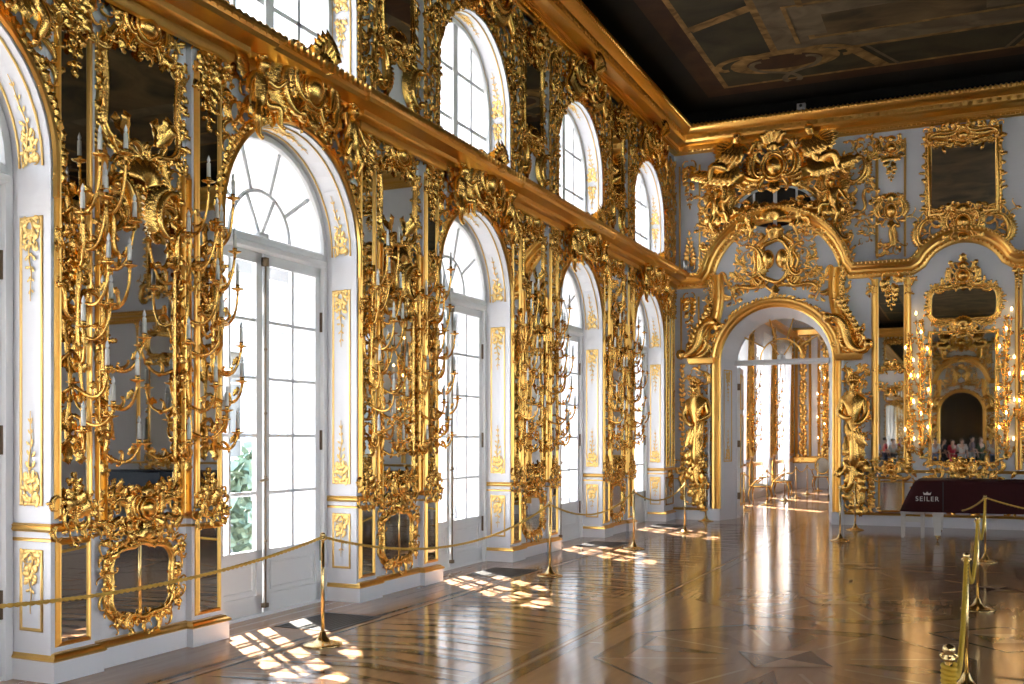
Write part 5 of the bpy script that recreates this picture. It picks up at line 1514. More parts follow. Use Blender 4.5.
r.location = (X0, u0 + .4, 5.1); r.rotation_euler = (0, 0, LEFT)
r = wthing('corner_carving', u0 + .4, .3, 'gilded spray on the low panel of the corner pier', 'carving')
c = MB(); drop(c, u0 + .4, .95, .45, .3, rnd, .01); moulding(c, rect(u0 + .12, .32, u0 + .68, .9), frame_prof(.03, .02), True); wpart(c, 'spray', G, r)
r.location = (X0, u0 + .4, .3); r.rotation_euler = (0, 0, LEFT)

# ================================================================== opposite wall and back wall: the same ornament, as parts of those walls
for k in PIERS:
    for me, u, v in PIER_MESH:
        org = (XR, YF + YB - pier_y(k) + 0, 0)
        o = bpy.data.objects.new('pier_ornament', me); COL.objects.link(o); o.parent = wall_right
        o.location = (0 + pier_y(k) + u, 0, v)      # in the wall's own frame
# bays opposite the ones in view lie at the wall's other end
for k in (-3, -2, -1, 0):
    for me, u, v in PIER_MESH:
        o = bpy.data.objects.new('pier_ornament', me); COL.objects.link(o); o.parent = wall_right; o.location = (pier_y(k) + u, 0, v)
for root in (arch_c, ua, kst):
    u, v = BASE[root.name]
    for ch in root.children:
        for k in WINS:
            o = bpy.data.objects.new('arch_ornament', ch.data); COL.objects.link(o); o.parent = wall_right; o.location = (win_y(k) + u, 0, v)
mbk = MB(); mbk.box(X0 - 1.2, XR + 1.2, .0, .3, 0, ZT)
wall_back = tag(mbk.obj('wall_back', M['white'], loc=(0, YB, 0), rz=PI, smooth=False), kind='structure')
CB = -DX + .6                     # door axis of the back wall stands at x = -0.6
for root in FARM:
    for ch in root.children:
        for g_ in [ch] + list(ch.children):
            o = bpy.data.objects.new('back_wall_ornament', g_.data); COL.objects.link(o); o.parent = wall_back
            o.location = (root.location.x + CB, 0, root.location.z)
for nm in ('trim_8', 'trim_9', 'trim_10', 'trim_7'):
    o = bpy.data.objects.new('back_wall_moulding', bpy.data.objects[nm].data); COL.objects.link(o); o.parent = wall_back; o.location = (CB if nm != 'trim_10' else 0, 0, 0)
g = MB(); ol = opening(DX + CB, DR, 0, DS, 24); g.add(uvw(ol[:, 0], ol[:, 1], np.full(len(ol), .004)), [tuple(range(len(ol)))]); g.obj('doorway_dark', M['dark_glass'], wall_back, smooth=False)
for x in (-2.2, 1.5):
    for ch in list(SL[0].children):
        o = copy_tree(ch, wall_back); o.location = (-(x) + 0 + ch.location.x, -.0, 1.2 + ch.location.z)
# the end wall beyond the frame on the right: second mirror axis and door
for root in FARM:
    if root.location.x < -1.9: continue
    for ch in root.children:
        o = bpy.data.objects.new('end_wall_ornament', ch.data); COL.objects.link(o); o.parent = wall_far; o.location = (root.location.x + 3.2, 0, root.location.z)
        if abs(root.location.x + 1.435) > .1 : 
            o = bpy.data.objects.new('end_wall_ornament', ch.data); COL.objects.link(o); o.parent = wall_far; o.location = (root.location.x + 8.2, 0, root.location.z)
for dx in (3.2, 8.2):
    for ch in list(SL[0].children):
        o = copy_tree(ch, wall_far); o.location = (AX - .72 + dx + ch.location.x, -.02, 1.55 + ch.location.z)

# ================================================================== the next room of the enfilade
Y2a, Y2b, X2a, X2b, Z2 = YF + .75, 36.0, -5.65, 3.0, 7.6
WY = (23.6, 26.8, 30.3, 33.9)
m = MB()
ed = [Y2a] + [e for y in WY for e in (y - .75, y + .75)] + [Y2b]
for i in range(0, len(ed), 2): m.add([(X2a, ed[i], 0), (X2a, ed[i+1], 0), (X2a, ed[i+1], Z2), (X2a, ed[i], Z2)], [(0, 1, 2, 3)])
for y in WY:
    m.add([(X2a, y - .75, 0), (X2a, y + .75, 0), (X2a, y + .75, .5), (X2a, y - .75, .5)], [(0, 1, 2, 3)]); m.add([(X2a, y - .75, 4.4), (X2a, y + .75, 4.4), (X2a, y + .75, Z2), (X2a, y - .75, Z2)], [(0, 1, 2, 3)])
    for yy in (y - .75, y + .75): m.add([(X2a, yy, .5), (X2a - .6, yy, .5), (X2a - .6, yy, 4.4), (X2a, yy, 4.4)], [(0, 1, 2, 3)])
    m.add([(X2a, y - .75, 4.4), (X2a - .6, y - .75, 4.4), (X2a - .6, y + .75, 4.4), (X2a, y + .75, 4.4)], [(0, 1, 2, 3)])
tag(m.obj('wall_enfilade_left', M['white'], smooth=False), kind='structure')
m = MB(); m.box(X2a - .6, X2b, Y2b, Y2b + .2, 0, Z2); tag(m.obj('wall_enfilade_end', M['white'], smooth=False), kind='structure')
m = MB(); m.box(X2b, X2b + .2, Y2a, Y2b, 0, Z2); tag(m.obj('wall_enfilade_right', M['white'], smooth=False), kind='structure')
m = MB(); m.box(X2a - .6, X2b, Y2a, Y2b, Z2, Z2 + .2); tag(m.obj('ceiling_enfilade', M['white'], smooth=False), kind='structure')
wn = 60
for y in WY:
    w_ = empty('window_%d' % wn, (X2a - .35, y, .5), LEFT); wn += 1; tag(w_, kind='structure')
    g = MB(); g.box(-.75, -.68, -.03, .03, 0, 3.9); g.box(.68, .75, -.03, .03, 0, 3.9); g.box(-.04, .04, -.03, .03, 0, 3.9)
    for z in (0, .95, 1.9, 2.85, 3.84): g.box(-.75, .75, -.02, .02, z, z + .04)
    g.obj('frame', M['joinery'], w_, smooth=False)
for i, y in enumerate(WY):
    t = np.linspace(0, 1, 44); z = np.linspace(4.75, .25, 20)
    g = MB(); rows = []
    for zz in z:
        f = (4.75 - zz) / 4.5
        wid = 1.25 - .35 * math.sin(PI * min(1, f * 1.05)) - .1 * f
        rows.append(np.stack([X2a + .10 + .05 * np.sin(t * 34 + 1.3 * f) * (1 - .3 * f) + .05 * (1 - f), y + .12 + (t - .5) * wid, np.full(44, zz)], -1))
    g.grid(rows)
    cu = g.obj('curtain', M['curtain']); tag(cu, 'white gathered curtain of the %s window through the doorway' % ('first', 'second', 'third', 'last')[i], 'curtain', 'white curtains beyond the doorway')
rnd = random.Random(310)
def r2thing(name, u, v, loc, rz, label, cat='carving'):
    r = wthing(name, u, v, label, cat); r.location = loc; r.rotation_euler = (0, 0, rz); return r
for i, x in enumerate((-5.3, -4.55, -3.8)):
    r = r2thing('wall_ornament', x, .9, (x, Y2b, .9), 0, ('gilded wall strip in the corner of the room beyond', 'gilded panel behind lit candles in the room beyond', 'gilded panel farthest right through the doorway')[i])
    g = MB(); moulding(g, rect(x - .27, 1.0, x + .27, 5.2), frame_prof(.09, .06), True); wpart(g, 'frame', GF, r)
    c = MB(); leaf_band(c, [(x, 1.1), (x, 5.1)], .12, .18, rnd, (1, -1), .7, .03, .06); drop(c, x, 5.2, 4.3, .45, rnd, .03); drop(c, x, 1.0, 1.8, .4, rnd, .03); wpart(c, 'carving', G, r)
r = r2thing('gilded_ornament', -3.95, 2.2, (-3.95, Y2b - .02, 2.2), 0, 'gilded carved trophy high on the wall right of the lit sconce beyond')
c = MB(); cartouche(c, (-3.95, 3.6), .9, 1.0, rnd, .05); drop(c, -3.95, 3.3, 2.2, .6, rnd, .05); wpart(c, 'carving', G, r)
r = sconce(1, [(a * 1.6, b * 1.0, c * 1.3, d) for a, b, c, d in ARMS_LIT], 99, 2.6); r.location = (-4.55, Y2b - .05, 1.6); tag(r, 'lit gilded sconce on the end wall of the room beyond', 'sconce')
for i, y in enumerate((28.5, 32.1)):
    r = sconce(1, [(a * 1.3, b * 1.0, c * 1.2, d + 5 * i) for a, b, c, d in ARMS_LIT], 120 + i, 2.6); r.location = (X2a + .05, y, 1.5); r.rotation_euler = (0, 0, LEFT)
    tag(r, ('lit gilded sconce before the first curtained window seen through the doorway', 'lit gilded sconce between the two white curtains seen through the doorway')[i], 'sconce', 'lit sconces in the next room')
g = MB()
for y0, y1 in ((Y2a, Y2b),):
    plan_mould(g, [(y0, 0), (y1, 0)], [(0, .9), (.05, .92), (.05, 1.0), (0, 1.03)]); plan_mould(g, [(y0, 0), (y1, 0)], [(0, 5.1), (.12, 5.15), (.2, 5.3), (0, 5.35)])
tag(g.obj('trim_11', M['gold_flat'], loc=(X2a, 0, 0), rz=LEFT), kind='structure')
g = MB(); plan_mould(g, [(X2a, 0), (X2b, 0)], [(0, .86), (.07, .9), (.07, 1.05), (0, 1.1)]); plan_mould(g, [(X2a, 0), (X2b, 0)], [(0, 5.2), (.12, 5.25), (.2, 5.4), (0, 5.5)])
tag(g.obj('trim_12', M['gold_flat'], loc=(0, Y2b, 0)), kind='structure')
# carved uprights between the windows beyond
for i, y in enumerate((25.2, 28.5, 32.1, 35.4)):
    r = wthing('gilded_upright', 0, 1.0, 'gilded carved strip with mirror between windows, %s bay beyond the doorway' % ('first', 'second', 'third', 'last')[i], 'carving')
    wpart(glass_poly(rect(-.3, 1.2, .3, 4.6), .01, .01), 'mirror_glass', MI, r, False)
    g = MB(); moulding(g, np.array(rect(-.3, 1.2, .3, 4.6))[::-1], frame_prof(.1, .08), True); wpart(g, 'frame', GF, r)
    c = MB(); leaf_band(c, [(-.36, 1.1), (-.36, 4.7)], .13, .16, rnd, (1, -1), .7, .03, .05); leaf_band(c, [(.36, 1.1), (.36, 4.7)], .13, .16, rnd, (1, -1), .7, .03, .05); drop(c, 0, 5.0, 4.2, .5, rnd, .03); wpart(c, 'carving', G, r)
    r.location = (X2a, y, 1.0); r.rotation_euler = (0, 0, LEFT)

def armchair():
    r = empty('gilded_armchair')
    g = MB(); dome(g, (0, 0), .27, .26, .07, 0); v_ = np.concatenate(g.V); s_ = MB(); s_.add(np.stack([v_[:, 0], v_[:, 2], .43 - v_[:, 1]], -1), g.F); part('seat', s_.mesh('seat', M['parchment']), r)
    g = MB(); ring(g, (0, 0), .285, .27, .028, 0, 24); v_ = np.concatenate(g.V); s_ = MB(); s_.add(np.stack([v_[:, 0], v_[:, 2], .41 - v_[:, 1]], -1), g.F); part('seat_rail', s_.mesh('seat_rail', G), r)
    for sx in (-1, 1):
        for sy in (-1, 1):
            g = MB(); t = np.linspace(0, 1, 10); sweep(g, np.stack([sx * (.2 + .05 * np.sin(t * PI) + .03 * t), sy * (.2 + .04 * np.sin(t * PI) + .02 * t), .41 - .41 * t], -1), .03 - .014 * t, 7, ref=(1, .2, 0)); part('leg', g.mesh('leg', G), r)
        g = MB(); t = np.linspace(0, 1, 12); sweep(g, np.stack([sx * (.25 + .06 * np.sin(t * PI)), .22 - .42 * t, .42 + .24 * np.sin(t * PI * .62) / math.sin(PI * .62) * t ** .3], -1)[::-1], .02, 6, ref=(1, 0, 0)); part('arm', g.mesh('arm', G), r)
    g = MB(); dome(g, (0, .80), .22, .27, .05, .0); v_ = np.concatenate(g.V) + np.array([0, .24, 0]); s_ = MB(); s_.add(v_, g.F); part('backrest', s_.mesh('backrest', M['parchment']), r)
    g = MB(); ring(g, (0, .80), .235, .285, .03, 0, 26); leaf(g, (-.06, 1.06), 1.9, .14, .05, .5, .2, .02); leaf(g, (.06, 1.06), 1.2, .14, .05, -.5, .2, .02)
    for s in (-1, 1): sweep(g, [(s * .17, 0, .40), (s * .18, 0, .62)], .022, 6)
    v_ = np.concatenate(g.V) + np.array([0, .24, 0]); s_ = MB(); s_.add(v_, g.F); part('back_frame', s_.mesh('back_frame', G), r)
    return r
ch = armchair()
for i, (x, y, lb) in enumerate(((-5.15, 27.4, 'nearest of three gilded armchairs by the wall beyond the doorway'), (-5.12, 30.6, 'middle of three gilded armchairs by the wall beyond the doorway'), (-4.6, 35.3, 'gilded armchair under the lit sconce beyond the doorway'))):
    o = ch if i == 0 else copy_tree(ch)
    o.location = (x, y, 0); o.rotation_euler = (0, 0, PI / 2 if i < 2 else 0)
    tag(o, lb, 'chair', 'gilded armchairs beyond the doorway')

# ================================================================== barrier posts and ropes
def post():
    r = empty('barrier_post')
    g = MB(); lathe(g, [(0, 0), (.155, 0), (.16, .006), (.155, .013), (.12, .022), (.06, .040), (.035, .075), (.022, .11), (.018, .115), (0, .116)], k=24); part('base', g.mesh('base', M['brass']), r)
    g = MB(); lathe(g, [(.0, .10), (.0145, .10), (.0145, .86), (0, .86)], k=12); part('pole', g.mesh('pole', M['brass']), r)
    g = MB(); lathe(g, [(.0, .845), (.022, .845), (.024, .855), (.018, .862), (.018, .872), (.024, .885), (.020, .90), (.0, .908)], k=12)
    ring(g, (0, .862), .028, .014, .005, .0, 12, 5); part('finial', g.mesh('finial', M['brass']), r)
    return r
pp = post()
LP = [(-4.75, 2.9), (-4.77, 6.87), (-4.68, 11.49), (-4.68, 14.86), (-4.66, 17.79), (-4.95, 20.55)]
LB = ['brass barrier post closest to the camera in the window row', 'brass barrier post before the window between nearest and second piers', 'brass barrier post in front of the third pier', 'brass barrier post in front of the window between third and fourth piers', 'brass barrier post standing in the sun before the last tall window', 'brass barrier post at the foot of the left herm']
RP = [(-.08, 4.05), (-.04, 7.38), (.04, 10.9), (.15, 15.23)]
RB = ['nearest brass barrier post wound with yellow rope, right row', 'second brass barrier post of the right row', 'third brass barrier post of the right row', 'farthest brass barrier post of the right row, before the piano']
DP = [(-1.98, 17.42), (-1.97, 19.67)]
DB = ['brass barrier post standing alone right of the doorway, nearer one', 'brass barrier post by the right herm, farther one']
EP = [(-4.85, 23.9), (-4.77, 26.31), (-4.64, 28.24), (-4.59, 29.82), (-4.58, 31.88), (-4.57, 34.21)]
EB = ['first brass barrier post inside the next room', 'second brass barrier post inside the next room', 'third brass barrier post inside the next room', 'fourth brass barrier post inside the next room', 'fifth brass barrier post inside the next room', 'last brass barrier post inside the next room']
first = True
for P_, B_, gr in ((LP[1:], LB[1:], 'barrier posts along the windows'), (RP, RB, 'barrier posts on the right'), (DP, DB, 'barrier posts right of the doorway'), (EP, EB, 'barrier posts in the next room')):
    for (x, y), lb in zip(P_, B_):
        o = pp if first else copy_tree(pp); first = False
        o.location = (x, y, 0); tag(o, lb, 'barrier post', gr)
o = copy_tree(pp); o.location = (*LP[0], 0); tag(o, LB[0], 'barrier post', 'barrier posts along the windows')
def rope(a, b, sag, mat, label, group, za=.865, zb=.865, rad=.012, n=150):
    t = np.linspace(0, 1, n)
    d = np.array([b[0] - a[0], b[1] - a[1]]); L = np.linalg.norm(d); dn = d / L
    p0 = np.array(a) + dn * .02; p1 = np.array(b) - dn * .02
    P = np.stack([p0[0] + (p1[0] - p0[0]) * t, p0[1] + (p1[1] - p0[1]) * t, za + (zb - za) * t - 4 * sag * t * (1 - t)], -1)
    tw = t * L * 1.05 / .05 * 2 * PI / 2
    T = np.gradient(P, axis=0); T /= np.linalg.norm(T, axis=1)[:, None]
    side = np.stack([-T[:, 1], T[:, 0], 0 * T[:, 0]], -1); side /= np.linalg.norm(side, axis=1)[:, None] + 1e-9; upv = np.cross(T, side)
    g = MB()
    for ph in (0, PI):
        sweep(g, P + (side * np.cos(tw + ph)[:, None] + upv * np.sin(tw + ph)[:, None]) * rad * .5, rad * .72, 5, ref=(.31, .2, .93))
    o = g.obj('barrier_rope', mat); return tag(o, label, 'rope', group)
for i in range(5):
    rope(LP[i], LP[i + 1], (.145, .27, .22, .20, .16)[i], M['rope_gold'], ('gold braided rope hanging across the nearest pier', 'gold braided rope between first two posts of the window row', 'gold braided rope between second and third posts of the window row', 'gold braided rope between third and fourth posts of the window row', 'gold braided rope leading to the left herm')[i], 'gold ropes along the windows', n=(220, 220, 160, 150, 140)[i])
for i in range(3):
    rope(RP[i], RP[i + 1], (.34, .34, .34)[i], M['rope_yellow'], ('nearest slack yellow rope of the right row', 'middle slack yellow rope of the right row', 'farthest slack yellow rope of the right row')[i], 'yellow ropes on the right', rad=.014)
rope(DP[0], DP[1], .15, M['rope_gold'], 'gold rope between the two posts right of the doorway', None, n=90)
for i in range(5): rope(EP[i], EP[i + 1], .15, M['rope_gold'], 'gold rope of the next room, %s span from the doorway' % ('first', 'second', 'third', 'fourth', 'fifth')[i], 'ropes in the next room', n=60, rad=.014)
rope(RP[3], (2.6, 15.9), .22, M['rope_gold'], 'gold rope running right from the farthest post before the piano', None, n=90)
rope(RP[3], (-.16, 17.88), .03, M['rope_gold'], 'gold rope hooked to the edge of the piano cover', None, zb=.52, n=110)
# turns of rope on the nearest right post
t = np.linspace(0, 1, 480); g = MB(); sweep(g, np.stack([RP[0][0] + 0.021 * np.cos(t * 2 * PI * 34), RP[0][1] + .021 * np.sin(t * 2 * PI * 34), .835 - .62 * t], -1), .0095, 6, ref=(0, 0, 1))
tag(g.obj('wound_rope', M['rope_yellow']), 'yellow rope wound round the nearest post of the right row', 'rope')

# ================================================================== pianos
def piano(cover_mat, label, text=True):
    r = empty('grand_piano'); tag(r, label, 'piano')
    bot = [(-1.12, 0), (-.98, -.06), (.2, -.06), (1.2, .02), (1.75, .25), (1.9, .6), (1.75, 1.0), (1.0, 1.15), (.2, 1.45), (-.98, 1.50), (-1.12, 1.44)]
    P0 = np.array(bot)
    def shrink(a, lx): q = P0.copy(); c0 = np.array([.3, .7]); q = c0 + (q - c0) * a; q[:, 0] = np.where(P0[:, 0] < -.9, P0[:, 0] + lx, q[:, 0]); return q
    rows = []
    n_ = 88
    def dense(q):
        qq = np.vstack([q, q[:1]]); d = np.linalg.norm(np.diff(qq, axis=0), axis=1); s = np.concatenate([[0], np.cumsum(d)]); t = np.linspace(0, s[-1], n_, endpoint=False)
        return np.stack([np.interp(t, s, qq[:, 0]), np.interp(t, s, qq[:, 1])], -1)
    for z, a, lx in ((.475, 1.0, 0), (.50, 1.0, .005), (.70, .99, .09), (.93, .985, .20), (.97, .98, .23), (.985, .96, .27), (.99, .5, .9)):
        q = dense(shrink(a, lx)); fold = .008 * np.sin(np.arange(n_) * 1.1) * (1 if z < .9 else .3)
        rows.append(np.stack([q[:, 0], q[:, 1] + fold * (z < .95), np.full(n_, z)], -1))
    g = MB(); g.grid(np.array(rows), False, True); b = g.n - n_; g.F.append(tuple(range(b, b + n_))); g.I.append(0)
    c = g.obj('cover', cover_mat, r)
    g = MB(); g.box(-.47, -.455, -.068, -.05, .48, .97); g.obj('seam', M['black'], c, smooth=False)
    for (x, y) in ((-.55, .12), (-.55, 1.3), (1.45, .6)):
        g = MB(); t = np.array([.50, .47, .40, .12, .09]); w_ = np.array([.085, .085, .07, .05, .055])
        g.grid([[(x + sx * ww, y + sy * ww, z) for sx, sy in ((-1, -1), (1, -1), (1, 1), (-1, 1))] for z, ww in zip(t, w_)], False, True)
        l = g.obj('leg', M['pwhite'], r, smooth=False)
        g = MB(); sphere(g, (x, y, .045), .045, 10, 6, sq=(.5, 1, 1)); g.box(x - .035, x + .035, y - .02, y + .02, .05, .10); g.obj('caster', M['brass'], l)
    if text:
        f = bpy.data.curves.new('lettering', 'FONT'); f.body = 'SEILER'; f.size = .108; f.extrude = .001; f.align_x = 'CENTER'; f.space_character = 1.2
        f.materials.append(M['letter'])
        tmp = bpy.data.objects.new('lettering', f); COL.objects.link(tmp); me = bpy.data.meshes.new_from_object(tmp.evaluated_get(bpy.context.evaluated_depsgraph_get())); bpy.data.objects.remove(tmp)
        o = part('lettering', me, c); o.location = (-.70, -.0655, .655); o.rotation_euler = (PI / 2, 0, 0)
        g = MB(); g.add([(-.05, 0, 0), (.05, 0, 0), (.065, 0, .05), (.03, 0, .025), (.0, 0, .055), (-.03, 0, .025), (-.065, 0, .05)], [(0, 1, 2, 3, 4, 5, 6)])
        k = g.obj('crown_emblem', M['letter'], c, smooth=False); k.location = (-.70, -.068, .755)
    return r
pn = piano(M['maroon'], 'white grand piano under a maroon printed cover before the end wall'); pn.location = (.02, 18.0, 0)
pn2 = piano(M['navy'], 'white grand piano under a navy cover farther right, seen in the pier mirror', False); pn2.location = (4.6, 16.6, 0)
r = empty('piano_bench', (-.93, 18.62, 0)); tag(r, 'white wooden piano bench at the left end of the covered piano', 'bench')
g = MB(); g.box(-.19, .19, -.17, .17, .40, .44); g.obj('seat', M['pwhite'], r, smooth=False)
g = MB(); g.box(-.17, .17, -.15, -.12, .27, .33); g.box(-.17, .17, .12, .15, .27, .33); g.box(-.17, -.14, -.15, .15, .27, .33); g.box(.14, .17, -.15, .15, .27, .33); g.obj('apron', M['pwhite'], r, smooth=False)
for sx in (-1, 1):
    for sy in (-1, 1):
        g = MB(); g.grid([[(sx * .155 + a * ww, sy * .135 + b * ww, z) for a, b in ((-1, -1), (1, -1), (1, 1), (-1, 1))] for z, ww in ((.40, .03), (.3, .03), (.0, .022))], False, True); g.obj('leg', M['pwhite'], r, smooth=False)

# ================================================================== floor grilles, small devices
gr0 = None
for i, k in enumerate((1, 2, 3, 4, 0)):
    if gr0 is None:
        gr0 = empty('floor_grille'); g = MB(); 
        for a in (-.40, .37): g.box(a, a + .03, -.30, .30, 0.001, .006)
        for b in (-.30, .27): g.box(-.40, .40, b, b + .03, 0.001, .006)
        g.obj('rim', M['grey_iron'], gr0, smooth=False)
        g = MB()
        for a in np.arange(-.36, .37, .03): g.box(a, a + .014, -.28, .28, .001, .005)
        for b in np.arange(-.27, .28, .05): g.box(-.38, .38, b, b + .012, .0012, .0048)
        g.box(-.38, .38, -.28, .28, .0009, .0014)
        g.obj('bars', M['grey_iron'], gr0, smooth=False); o = gr0
    else: o = copy_tree(gr0)
    o.location = (-5.33, win_y(k) - .02, 0); o.rotation_euler = (0, 0, LEFT)
    tag(o, 'dark iron floor grille in front of the tall ' + W_NAMES[k], 'floor grille', 'floor grilles below the windows')
r = empty('security_camera', (-3.05, YF - .42, 8.08)); tag(r, 'small grey device on the top cornice of the end wall', 'camera')
g = MB(); g.box(-.08, .08, -.05, .05, 0.0, .12); g.box(-.06, .06, -.08, -.05, .03, .10); g.obj('case', M['silver'], r, smooth=False)
g = MB(); lathe(g, [(0, 0), (.03, 0), (.03, .02), (0, .02)], (0, 0, 0), 12); v_ = np.concatenate(g.V); s_ = MB(); s_.add(np.stack([v_[:, 0], -.08 - v_[:, 2], .065 + v_[:, 1]], -1), g.F); s_.obj('lens', M['black'], r)
r = empty('spotlight', (X0 + .30, YF - .28, 5.06)); tag(r, 'small black and grey spotlight on the middle cornice in the corner', 'spotlight')
g = MB(); g.box(-.05, .05, -.06, .06, .0, .03); g.box(-.015, .015, -.015, .015, .02, .1); g.obj('bracket', M['black'], r, smooth=False)
g = MB(); lathe(g, [(0, .08), (.06, .08), (.07, .14), (.07, .26), (.05, .28), (0, .27)], k=14); g.obj('housing', M['silver'], r)

# ================================================================== visitors at the other end of the hall (seen in the mirrors)
def visitor(x, y, h, top, legs, hair, turn, i, label):
    s = h / 1.75
    rnd = random.Random(i)
    a = rnd.uniform(.05, .3)
    J = {'pelvis': ((0, 0, .95), (.15, .11)), 'waist': ((0, 0, 1.10), (.13, .10)), 'chest': ((0, .0, 1.33), (.17, .12)), 'neck': ((0, 0, 1.49), .055), 'jaw': ((0, -.03, 1.57), .065), 'head': ((0, -.01, 1.65), .095), 'crown': ((0, 0, 1.70), .07), 'nose': ((0, -.105, 1.615), .016),
         'sl': ((-.19, 0, 1.42), .055), 'el': ((-.25, .02, 1.15), .042), 'wl': ((-.22, -.12 - a, 1.0 + a * .8), .030), 'hl': ((-.19, -.19 - a, 1.03 + a), .032), 'fl': ((-.18, -.24 - a, 1.02 + a), .014),
         'sr': ((.19, 0, 1.42), .055), 'er': ((.25, .02, 1.15), .042), 'wr': ((.25, -.08, .92), .030), 'hr': ((.25, -.10, .83), .032), 'fr': ((.245, -.11, .76), .014),
         'hil': ((-.09, 0, .90), .10), 'knl': ((-.10, -.02, .50), .062), 'anl': ((-.11, .02, .09), .042), 'tol': ((-.12, -.13, .035), .032), 'hir': ((.09, 0, .90), .10), 'knr': ((.10, -.01, .50), .062), 'anr': ((.11, .02, .09), .042), 'tor': ((.12, -.13, .035), .032)}
    ch_ = [('pelvis', 'waist'), ('waist', 'chest'), ('chest', 'neck'), ('neck', 'jaw'), ('jaw', 'head'), ('head', 'crown'), ('jaw', 'nose'), ('chest', 'sl'), ('sl', 'el'), ('el', 'wl'), ('wl', 'hl'), ('hl', 'fl'), ('chest', 'sr'), ('sr', 'er'), ('er', 'wr'), ('wr', 'hr'), ('hr', 'fr')]
    lg = [('pelvis', 'hil'), ('hil', 'knl'), ('knl', 'anl'), ('anl', 'tol'), ('pelvis', 'hir'), ('hir', 'knr'), ('knr', 'anr'), ('anr', 'tor')]
    r = bpy.data.objects.new('person', skin_mesh('person', J, ch_ + lg, M['skin'], 1)); COL.objects.link(r)
    def sub(keys, E, grow): return {k: (J[k][0], tuple((np.array(J[k][1] if isinstance(J[k][1], tuple) else (J[k][1],) * 2) + grow).tolist())) for k in keys}, E
    k_, e_ = sub(['pelvis', 'waist', 'chest', 'sl', 'el', 'sr', 'er'], [('pelvis', 'waist'), ('waist', 'chest'), ('chest', 'sl'), ('sl', 'el'), ('chest', 'sr'), ('sr', 'er')], .022)
    part('shirt', skin_mesh('shirt', k_, e_, plain('cloth_top_%d' % i, top, .8), 1), r)
    k_, e_ = sub(['pelvis', 'hil', 'knl', 'anl', 'hir', 'knr', 'anr'], lg[0:3] + lg[4:7], .020)
    part('trousers', skin_mesh('trousers', k_, e_, plain('cloth_legs_%d' % i, legs, .8), 1), r)
    g = MB()
    for j in range(26):
        th = rnd.uniform(0, 2 * PI); el = rnd.uniform(-.2, 1.5); sphere(g, (.085 * math.cos(th) * math.cos(el), .02 + .085 * math.sin(th) * math.cos(el) * (1 if math.sin(th) > 0 else .3), 1.665 + .085 * math.sin(el)), .034, 6, 4)
    part('hair', g.mesh('hair', plain('hair_%d' % i, hair, .6)), r)
    r.location = (x, y, 0); r.rotation_euler = (0, 0, turn); r.scale = (s, s, s)
    return tag(r, label, 'person', 'visitors reflected in the end wall mirrors')
VIS = [(-4.6, -14.5, 1.7, (.35, .42, .62), (.04, .05, .1), (.05, .03, .02), 'visitor in pale blue top, leftmost of the mirrored group'), (-4.2, -15.2, 1.76, (.45, .02, .03), (.05, .06, .12), (.03, .02, .02), 'visitor in red top beside the one in pale blue'), (-3.8, -14.8, 1.7, (.5, .5, .5), (.03, .03, .04), (.2, .12, .06), 'visitor in grey top standing behind the one in red'),
       (-1.75, -14.2, 1.74, (.60, .64, .72), (.06, .10, .22), (.06, .04, .03), 'visitor in pale shirt and blue jeans, mirror edge'), (-1.35, -14.8, 1.72, (.02, .025, .05), (.02, .02, .04), (.02, .015, .01), 'visitor in dark navy clothes'), (-.95, -14.4, 1.66, (.55, .02, .05), (.45, .02, .04), (.04, .02, .02), 'visitor in bright red clothes'),
       (-.50, -14.0, 1.72, (.62, .60, .58), (.35, .34, .36), (.08, .05, .03), 'visitor in white shirt and grey trousers'), (-.05, -15.4, 1.84, (.25, .2, .25), (.5, .5, .52), (.02, .02, .02), 'tall visitor in mauve top with pale trousers'), (.35, -14.3, 1.78, (.03, .06, .03), (.025, .05, .03), (.15, .1, .06), 'visitor in dark green coat'), (.95, -14.8, 1.7, (.7, .7, .72), (.04, .08, .2), (.05, .03, .02), 'visitor in white top and jeans at the mirror edge')]
for i, (x, y, h, a, b, c, l) in enumerate(VIS): visitor(x, y, h, a, b, c, PI * (i % 3) * .33 + .3, i, l)

# ================================================================== outside: court, palace wing, trees, balcony rails
g = MB(); g.box(-120, X0 - 1.2, -60, 110, -6.2, -6.0); tag(g.obj('ground_court', M['gravel'], smooth=False), kind='structure')
g = MB(); g.box(XR + 1.2, 140, -60, 110, -6.2, -6.0); tag(g.obj('ground_garden', plain('lawn', (.10, .16, .05), .9, var=.3), smooth=False), kind='structure')
r = empty('palace_wing', (-38, 40, -6)); tag(r, 'cream palace wing with tall windows across the courtyard', 'building')
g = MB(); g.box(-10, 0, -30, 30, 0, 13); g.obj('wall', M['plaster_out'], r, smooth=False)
g = MB()
for z in (.0, 6.2, 12.6): g.box(0, .5, -30, 30, z, z + .5)
for y in range(-29, 30, 4): g.box(0, .35, y - .35, y + .35, .5, 12.6)
g.obj('pilasters', M['joinery'], r, smooth=False)
for y in range(-27, 28, 4):
    for z in (1.2, 7.4):
        g = MB(); g.box(-.05, .06, y - .8, y + .8, z, z + 3.8); g.obj('window', M['pane_far'], r, smooth=False)
